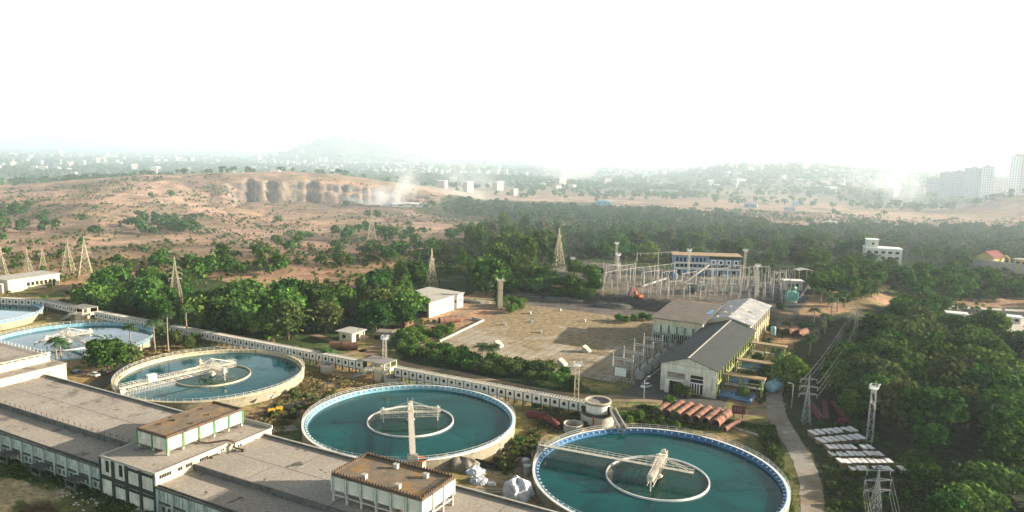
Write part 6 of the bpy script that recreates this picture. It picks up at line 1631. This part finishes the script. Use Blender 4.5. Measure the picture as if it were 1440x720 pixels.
soft_mound('covered_mound','brown grey sheeted mound with a long ridge beside the sacks','covered mound', G(648,657), 4.6, 3.2, 2.7, MT['tarpgrey'], 8, R_(-20), group='brown sheeted mounds')
t = thing('orange_crate','pale orange crate standing behind the spiked roof tank','crate', G(591,662), ROT); obj('box', MB().box(-1.6,1.6,-1.3,1.3,0,3.0), MT['cream'], t); obj('lid', MB().box(-1.75,1.75,-1.45,1.45,3.0,3.2), MT['orange'], t)
t = thing('steel_trough','long dark steel trough lying beside the white sacks','trough', G(680,655), R_(-30)); obj('bed', MB().box(-4.5,4.5,-.8,.8,.1,.3), MT['darkframe'], t); obj('side_wall', MB().box(-4.5,4.5,-.95,-.8,.1,1.0).box(-4.5,4.5,.8,.95,.1,1.0), MT['darkframe'], t)
heap('brick_heap','loose heap of red brown bricks beyond the sacks','brick heap', G(693,653), 1.7, .7, MT['rust'], 50, .34)
heap('scrap_heap','heap of wooden scrap and beams along the nearest clarifier wall','scrap heap', G(729,664), 1.9, 1.2, MT['wood'], 40, .6, .35)
heap('scrap_heap','heap of cut timber and frames beside the white sheeted heap','scrap heap', G(745,690), 2.0, 1.5, MT['wood'], 40, .6, .35)
t = thing('crate_skeleton','pale wooden crate frame leaning by the clarifier rail','frame', G(731,655), R_(60)); f = MB()
for x in (-1.2,1.2):
    for y in (-.6,.6): f.bar((x,y,0),(x,y,1.8),.18)
for z in (.3,1.7):
    for y in (-.6,.6): f.bar((-1.2,y,z),(1.2,y,z),.16)
    for x in (-1.2,1.2): f.bar((x,-.6,z),(x,.6,z),.16)
obj('frame', f, MT['wood'], t)
for i,(x,y) in enumerate(((739,658),(741,667))): tag(obj('grey_barrel', MB().lathe([(0,0),(.95,0),(1.0,.6),(1.0,1.9),(.95,2.4),(0,2.4)],16), MT['steel'], None, G(x,y)), ('grey barrel by the clarifier rail next to the crate frame','grey barrel one step closer to the white sheeted heap')[i], 'barrel', 'grey barrels')
t = thing('timber_stack','stack of long brown planks by the clarifier wall beside the sheeted heap','timber stack', G(752,699), R_(-66))
for i in range(5): obj('plank', MB().box(-3.4+i*.2,3.2,-1+i*.4,-.65+i*.4,.1+.25*(i%2),.3+.25*(i%2)), MT['wood'], t)
for px,py,L_,az,l in ((690,688,5,-8,'pale loose plank lying near the small sack scatter'),(703,692,4,12,'pale loose plank lying closer to the sheeted heap'),(678,690,4.5,-20,'pale loose plank near the roof parapet by the sacks')): tag(obj('loose_plank', MB().box(-L_/2,L_/2,-.16,.16,.03,.14), MT['conc_light'], None, G(px,py), R_(az)), l, 'plank', 'loose planks')
for x,y,l in ((382,582,'bright yellow drum lying by the path, farthest from the tyres'),(393,579,'yellow drum with a dark open end beside the row of tyres')): tag(obj('yellow_drum', MB().tube([(-1.0,0,.85),(-.98,0,.85),(1.0,0,.85)],.85,18), MT['yellow'], None, G(x,y), R_(15)), l, 'drum', 'yellow drums')
for i,(x,y) in enumerate(((404,577),(411,575),(418,573),(425,571))):
    o = tag(obj('black_tyre_roll', MB().tube([(-.8,0,.85),(.8,0,.85)],.85,14), MT['rubber'], None, G(x,y), R_(15)), 'black roll lying in the row beside the yellow drums', 'tyre roll', 'black rolls beside the yellow drums')
t = thing('white_dish','white round dish on a post in the tall dry grass','dish', G(382,568)); obj('post', MB().bar((0,0,0),(0,0,2),.14), MT['steel'], t); obj('bowl', MB().lathe([(0,2.0),(.5,2.1),(.9,2.6)],16), MT['white_clean'], t)
for k in range(3):
    A = G(392+k*3,602+k*2.4); tag(obj('concrete_beam', MB().box(-4.2,4.2,-.3,.3,0,.45), MT['conc_light'], None, A, R_(20)), 'pale beam lying in the trio beside the works path', 'beam', 'pale beams by the works path')
# roof vents of the buried reservoir
for i,(x,y) in enumerate(((697,487),(820,494),(786,513))):
    t = thing('reservoir_vent', ('stepped pale vent block nearest the slab kerb and palms','stepped pale vent block out in the middle of the weedy slab','stepped pale vent block near the hedge and light mast')[i], 'vent block', G(x,y,.35), ROT, 'vent blocks on the slab')
    v = MB(); v.prism([(0,0),(3.0,0),(2.7,.8),(.5,2.5),(0,2.5)],-1.6,1.6); obj('block', v, MT['conc_light'], t)
    for k in range(4): obj('louvre_slot', MB().cbox((1.66,-1.15+k*.77,1.62),(1.6,.4,.12),ry=R_(38)), MT['cream'], t)
for i,(x,y) in enumerate(((745,441),(788,437),(822,452),(709,457),(748,453),(855,450),(760,468))): tag(obj('rubble_block', MB().cbox((0,0,.5),(rng.uniform(1,2),rng.uniform(.8,1.4),1.1),rng.uniform(0,3),taper=.8), MT['conc_light'], None, G(x,y,.35)), 'small pale block lying in the weeds at the back of the slab', 'block', 'pale blocks on the slab')
for i,(a,b) in enumerate((((618,482),(680,452)),((680,452),(664,449)))):
    A, B = G(*a), G(*b); d = B-A; tag(obj('slab_kerb', MB().box(0,d.length,-.4,.4,0,1.1), MT['conc_light'], None, A, math.atan2(d.y,d.x)), ('long pale kerb along the bushy side of the slab','short pale kerb at the back corner of the slab')[i], 'kerb', 'kerbs of the slab')

# ------------------------------------------------------------------ vehicles
def car(label, p, rz, m, van=False):
    t = thing('parked_car', label, 'car', p, rz)
    L, Wd = 4.3, 1.75
    prof = [(-2.15,.35),(-2.12,.8),(-1.95,.95),(-1.1,1.0),(1.35,1.0),(2.0,.92),(2.15,.7),(2.15,.35)]
    b = MB(); b.prism(prof,-Wd/2,Wd/2); obj('body', b, m, t)
    k = MB(); lo = [(-1.2,.98),(1.55,.98)]; hi = [(-.55,1.47),(1.15,1.47)]
    k.add([(lo[0][0],-.8,.98),(lo[1][0],-.8,.98),(lo[1][0],.8,.98),(lo[0][0],.8,.98),(hi[0][0],-.62,1.44),(hi[1][0],-.62,1.44),(hi[1][0],.62,1.44),(hi[0][0],.62,1.44)],[(0,1,5,4),(1,2,6,5),(2,3,7,6),(3,0,4,7),(0,3,2,1)]); obj('windows', k, MT['glass'], t)
    obj('roof', MB().cbox((.3,0,1.47),(1.75,1.28,.07)), m, t)
    for x in (-1.35,1.3):
        for y in (-.82,.82):
            w = obj('wheel', MB().tube([(0,-.11,0),(0,.11,0)],.32,14), MT['rubber'], t, (x,y,.32)); obj('rim', MB().tube([(0,-.13,0),(0,.13,0)],.19,10), MT['steel'], w)
    for y in (-.6,.6): obj('headlight', MB().cbox((-2.1,y,.78),(.12,.38,.16)), MT['white_clean'], t); obj('tail_light', MB().cbox((2.12,y,.78),(.1,.3,.16)), MT['red'], t)
    return t
car('white car parked at the corner of the transformer apron', G(909,545), R_(38), MT['carwhite'])
car('dark blue car parked in the open near the bushy tree', G(107,526), R_(-24), MT['carblue'])
car('white car parked in the shade of the bushy tree', G(132,529), R_(-24), MT['carwhite'])
car('dark grey car parked deepest under the bushy tree', G(147,525), R_(-20), MT['cardark'])
# excavator on the cut bank
t = thing('excavator','red excavator working on the dark bank below the switchyard','excavator', (0,0,0), R_(120)); p = G(897,421); t.location = GT(897,420)
for y in (-1.2,1.2): obj('track', MB().prism([(-2,.35),(-1.7,.05),(1.7,.05),(2,.35),(2,.7),(1.7,1.0),(-1.7,1.0),(-2,.7)],y-.35,y+.35), MT['rubber'], t)
obj('body', MB().box(-2.4,1.4,-1.4,1.4,1.1,2.4), MT['red'], t); obj('cab', MB().cbox((.8,.8,3.0),(1.5,1.2,1.6),taper=.88), MT['orange'], t); obj('window', MB().cbox((1.2,.8,3.1),(.9,1.24,.9)), MT['glass'], t)
obj('counterweight', MB().cbox((-2.3,0,1.8),(.9,2.7,1.3)), MT['orange'], t)
obj('boom', MB().bar((1.2,-.2,1.9),(4.2,-.2,5.2),.6,.7).bar((4.2,-.2,5.2),(6.2,-.2,4.6),.5,.6), MT['red'], t); obj('arm', MB().bar((6.1,-.2,4.8),(7.2,-.2,2.0),.4,.5), MT['darkrust'], t); obj('bucket', MB().prism([(6.6,2.1),(7.7,2.0),(7.9,1.0),(6.9,.6),(6.4,1.2)],-.8,.5), MT['darkrust'], t)
# rubble banks
for px,py,rx,ry,h,l in ((735,417,9,4,2.0,'grey rubble bank behind the weedy slab near the column'),(790,424,12,4,2.2,'long grey rubble bank below the dark thicket'),(860,432,10,4,2.6,'grey rubble bank under the excavator'),(672,425,9,5,1.6,'pale rubble field beside the white shed')):
    soft_mound('rubble_bank', l, 'rubble bank', GT(px,py), rx, ry, h, MT['stone'] if px < 700 else MT['conc_dark'], px, R_(-15), 'rubble banks')
# lamp posts on the road
def lamp(p, label, rz):
    t = thing('street_lamp', label, 'street lamp', p, rz, 'street lamps along the roads')
    obj('post', MB().tube([(0,0,0),(0,0,7.5),(.3,0,8.2),(1.4,0,8.6)],[.12,.09,.07,.06],6), MT['steel'], t); obj('lamp_head', MB().cbox((1.7,0,8.62),(.9,.3,.16)), MT['steel'], t)
lamp(G(1113,574), 'thin street lamp in front of the round bright tree', R_(200)); lamp(G(467,430), 'thin curved street lamp rising out of the big trees behind the flume', R_(180)); lamp(G(905,566),'small street lamp on the verge before the pump hall',R_(30))

# ------------------------------------------------------------------ far houses and towers in the haze
def winmat(name, wall, glass, sx, sz):
    m, t, p = newmat(name)
    tc = t.nodes.new('ShaderNodeTexCoord').outputs['Object']; s = t.nodes.new('ShaderNodeSeparateXYZ'); t.links.new(tc, s.inputs[0])
    cb = t.nodes.new('ShaderNodeCombineXYZ'); t.links.new(math2t(t,'ADD',s.outputs['X'],s.outputs['Y']), cb.inputs['X']); t.links.new(s.outputs['Z'], cb.inputs['Y'])
    br = t.nodes.new('ShaderNodeTexBrick'); br.offset = 0; br.inputs['Scale'].default_value = 1; br.inputs['Brick Width'].default_value = sx; br.inputs['Row Height'].default_value = sz; br.inputs['Mortar Size'].default_value = .75
    br.inputs['Mortar'].default_value = (*wall,1); br.inputs['Color1'].default_value = (*glass,1); br.inputs['Color2'].default_value = (*(x*.6 for x in glass),1)
    t.links.new(cb.outputs[0], br.inputs['Vector']); t.links.new(br.outputs[0], p.inputs['Base Color']); p.inputs['Roughness'].default_value = .8; return m
def math2t(t, op, a, b):
    q = t.nodes.new('ShaderNodeMath'); q.operation = op
    for s,val in zip(q.inputs,(a,b)):
        if isinstance(val,(int,float)): s.default_value = val
        else: t.links.new(val, s)
    return q.outputs[0]
WB = [winmat('white_block_wall',(.72,.69,.64),(.25,.26,.27),4,3.2), winmat('grey_block_wall',(.36,.38,.40),(.14,.15,.16),4,3.2), winmat('pink_block_wall',(.62,.48,.42),(.25,.2,.19),4,3.2)]
def far_pt(px, r): th = thpx(px); x, y = r*math.sin(th), r*math.cos(th); return Vector((x,y,tz(x,y)))
def ztop(px, py, r): return 80-(py-(213+(px-720)*.0206))*r/FPX
def block(px0, px1, ytop, r, tone, label, rz=None, name='apartment_block', group='apartment blocks in the haze', steps=True):
    p = far_pt((px0+px1)/2, r); w = (px1-px0)*r/FPX; h = ztop((px0+px1)/2, ytop, r)-p.z
    t = thing(name, label, 'apartment block', p-Vector((0,0,2)), -math.atan2(p.x,p.y)+(rz or 0), group); d = min(w*.7, 26)
    obj('wall', MB().box(-w/2,w/2,0,d,0,h+2), WB[tone], t); obj('roof', MB().box(-w/2-.5,w/2+.5,-.5,d+.5,h+2,h+3), MT['conc_light'], t)
    if steps: obj('roof_house', MB().box(-w*.2,w*.1,d*.3,d*.7,h+3,h+6), MT['conc_light'], t)
    return t
for a in ((1318,1334,240,1720,1,'grey slab block at the lower step of the big hillside estate'),(1334,1353,239,1720,1,'grey slab block in the middle of the big hillside estate'),(1353,1375,235,1700,1,'tallest grey slab block of the big hillside estate'),(1375,1388,233,1690,0,'pale end block of the big hillside estate with the sunlit flank'),(1300,1318,247,1800,1,'low grey block at the foot of the hillside estate'),(1388,1402,249,1850,2,'low pinkish block behind the hillside estate'),(1402,1416,248,1900,2,'low pinkish block between the estate and the pink towers'),(1414,1424,221,1650,0,'slim shaded tower beside the wide pink tower'),(1424,1452,219,1660,2,'wide pink tower cut by the picture edge'),
 (733,752,236,2650,1,'lone grey twin tower beyond the bare rise'),(843,857,245,2500,1,'grey block in the row behind the smoke, nearest the plume'),(858,871,244,2500,0,'cream block second in the row behind the smoke'),(874,887,243,2480,0,'cream block third in the row behind the smoke'),(900,913,245,2400,0,'white block at the end of the row behind the smoke'),(846,852,222,4800,0,'thin white tower standing over the city haze'),
 (498,508,225,4200,0,'tallest white block in the long white row beyond the quarry'),(508,528,230,4200,0,'long white block in the middle of the row beyond the quarry'),(528,548,231,4200,0,'long white block at the end of the row beyond the quarry'),(630,639,225,4300,2,'pinkish tower, the darker of the far pair beyond the quarry'),(639,648,225,4300,0,'white tower, the paler of the far pair beyond the quarry'),(632,650,239,3300,0,'broad white block below the far pair of towers'),(1058,1076,243,2300,0,'wide white school like block on the wooded hill')):
    block(a[0],a[1],a[2],a[3],a[4],a[5])
hb = MB(); hb.box(-5,5,0,8,0,6.5); hw = hb.mesh('wall')
hr_ = MB(); hr_.prism([(-5.5,6.5),(0,8.2),(5.5,6.5),(0,7.6)],-.5,8.5); hr_ = hr_.mesh('roof')
hrs = []
hf = MB(); hf.box(-5.4,5.4,-.4,8.4,6.5,7.1); hf = hf.mesh('roof')
def house(p, label, group, s=1.0, hs=1.0):
    o = bpy.data.objects.new('distant_house', None); COL.objects.link(o); o.location = p-Vector((0,0,.5)); o.rotation_euler = (0,0,rng.uniform(-.8,.8)); o.scale = (s,s,s*hs); tag(o, label, 'house', group)
    w = bpy.data.objects.new('wall', hw); COL.objects.link(w); w.parent = o
    r = bpy.data.objects.new('roof', rng.choice((hr_,hf,hf))); COL.objects.link(r); r.parent = o
hw.materials.append(MT['conc_light']); hr_.materials.append(MT['conc_light']); hf.materials.append(MT['white_clean'])
for n,(x0,x1),(r0,r1),l,g in ((50,(-20,430),(1700,5200),'tiny white house scattered over the hazy plain beyond the dry hill','white houses of the hazy plain'),(60,(360,700),(2600,5200),'tiny white house of the town strung beyond the quarry','white houses of the town beyond the quarry'),(55,(820,1010),(2700,5200),'tiny pale house of the city behind the smoke','pale houses of the city behind the smoke'),(70,(980,1320),(1700,2700),'small white house on the wooded hill under the white sky','white houses on the wooded hill'),(30,(1130,1320),(2600,4200),'tiny pale house crowding the skyline behind the wooded hill','pale houses on the skyline'),(14,(600,960),(1300,1900),'small white house on the dry rise before the lone twin tower','white houses on the dry rise')):
    for i in range(n):
        px = rng.uniform(x0,x1); r = math.sqrt(rng.uniform(r0*r0,r1*r1)); house(far_pt(px,r), l, g, rng.uniform(.8,1.5)*(1+r/5000), rng.uniform(.8,1.9))

# ------------------------------------------------------------------ smoke of the rubbish fires
def smoke(px, r, size, dens, lean, seed):
    p = far_pt(px, r); bm = bmesh.new(); bmesh.ops.create_icosphere(bm, subdivisions=3, radius=1.0)
    for v in bm.verts: k = 1+.0*v.co.z; v.co *= k
    me = bpy.data.meshes.new('smoke'); bm.to_mesh(me); bm.free()
    o = bpy.data.objects.new('smoke', me); COL.objects.link(o); o['kind'] = 'stuff'
    o.location = p+Vector((lean*size[2]*.3,0,size[2]*.55)); o.scale = size; o.rotation_euler = (0,lean*.5,0)
    m = bpy.data.materials.new('drifting_smoke'); m.use_nodes = True; t = m.node_tree; t.nodes.clear()
    tc = t.nodes.new('ShaderNodeTexCoord').outputs['Object']
    ln = t.nodes.new('ShaderNodeVectorMath'); ln.operation = 'LENGTH'; t.links.new(tc, ln.inputs[0])
    fall = t.nodes.new('ShaderNodeMapRange'); fall.interpolation_type = 'SMOOTHSTEP'; fall.inputs[1].default_value = 1.0; fall.inputs[2].default_value = .1; t.links.new(ln.outputs['Value'], fall.inputs[0])
    mp = t.nodes.new('ShaderNodeMapping'); mp.inputs['Location'].default_value = (seed,seed*2,0); mp.inputs['Scale'].default_value = (1.3,1.3,.8); t.links.new(tc, mp.inputs['Vector'])
    nz = noise(t, mp.outputs[0], 1.6, 4, .6, .6); q = t.nodes.new('ShaderNodeMapRange'); q.inputs[1].default_value = .4; q.inputs[2].default_value = .7; t.links.new(nz, q.inputs[0])
    d = math2t(t,'MULTIPLY',math2t(t,'MULTIPLY',fall.outputs[0],q.outputs[0]),dens)
    pv = t.nodes.new('ShaderNodeVolumePrincipled'); pv.inputs['Color'].default_value = (.97,.97,.97,1); t.links.new(d, pv.inputs['Density']); pv.inputs['Anisotropy'].default_value = .2
    ou = t.nodes.new('ShaderNodeOutputMaterial'); t.links.new(pv.outputs[0], ou.inputs['Volume']); me.materials.append(m)
smoke(530, 1035, (36,26,22), .08, .6, 1.0); smoke(552, 1050, (28,24,46), .06, .9, 4.0); smoke(505, 1020, (46,22,10), .05, .5, 9.0)
smoke(790, 2000, (150,90,75), .022, .5, 2.0); smoke(660, 1600, (110,70,34), .012, .5, 6.0)
smoke(1256, 1500, (52,40,50), .035, .6, 3.0); smoke(1235, 1700, (120,70,50), .007, .6, 7.0)
# scraps of paper and rubble on the lawn
P_ = gp((20,650),(230,705),(300,745),(120,730)); mb = MB()
for i in range(420):
    a, b = rng.random(), rng.random(); q = P_[0].lerp(P_[1],a).lerp(P_[3].lerp(P_[2],a),b*b); s_ = rng.uniform(.12,.4)
    mb.cbox((q.x,q.y,.08),(s_*1.4,s_,.12),rng.uniform(0,3))
struct('litter', mb, MT['white_clean'], 'stuff')

# the rest of the far town, past counting: small pale blocks in clusters
mb = MB(); n_ = 16000
px = nrng.uniform(-40,1500,n_); r = np.sqrt(nrng.uniform(2300**2, 7500**2, n_)); th = np.arctan((px-720)/FPX); X, Y = r*np.sin(th), r*np.cos(th)
w = .12+.88*(np.exp(-((px-540)/130.)**2)+np.exp(-((px-920)/110.)**2)+.9*np.exp(-((px-1190)/120.)**2))
ok = (nrng.random(n_) < w) & ~((np.abs(px-480) < 110) & (r > 3800) & (r < 5800)) & (fbm(X/300,Y/300,151,3) > .47); X, Y = X[ok][:2600], Y[ok][:2600]; Z = terrain(X, Y)
for x,y,z in zip(X,Y,Z):
    s_ = rng.uniform(7,16); mb.cbox((x,y,z+rng.uniform(3,9)),(s_*rng.uniform(.8,1.8),s_,rng.uniform(8,20)),rng.uniform(0,3))
struct('distant_town', mb, mat('far_town_walls', (.42,.40,.37), (.30,.29,.28), .02, rough=.9), 'stuff')
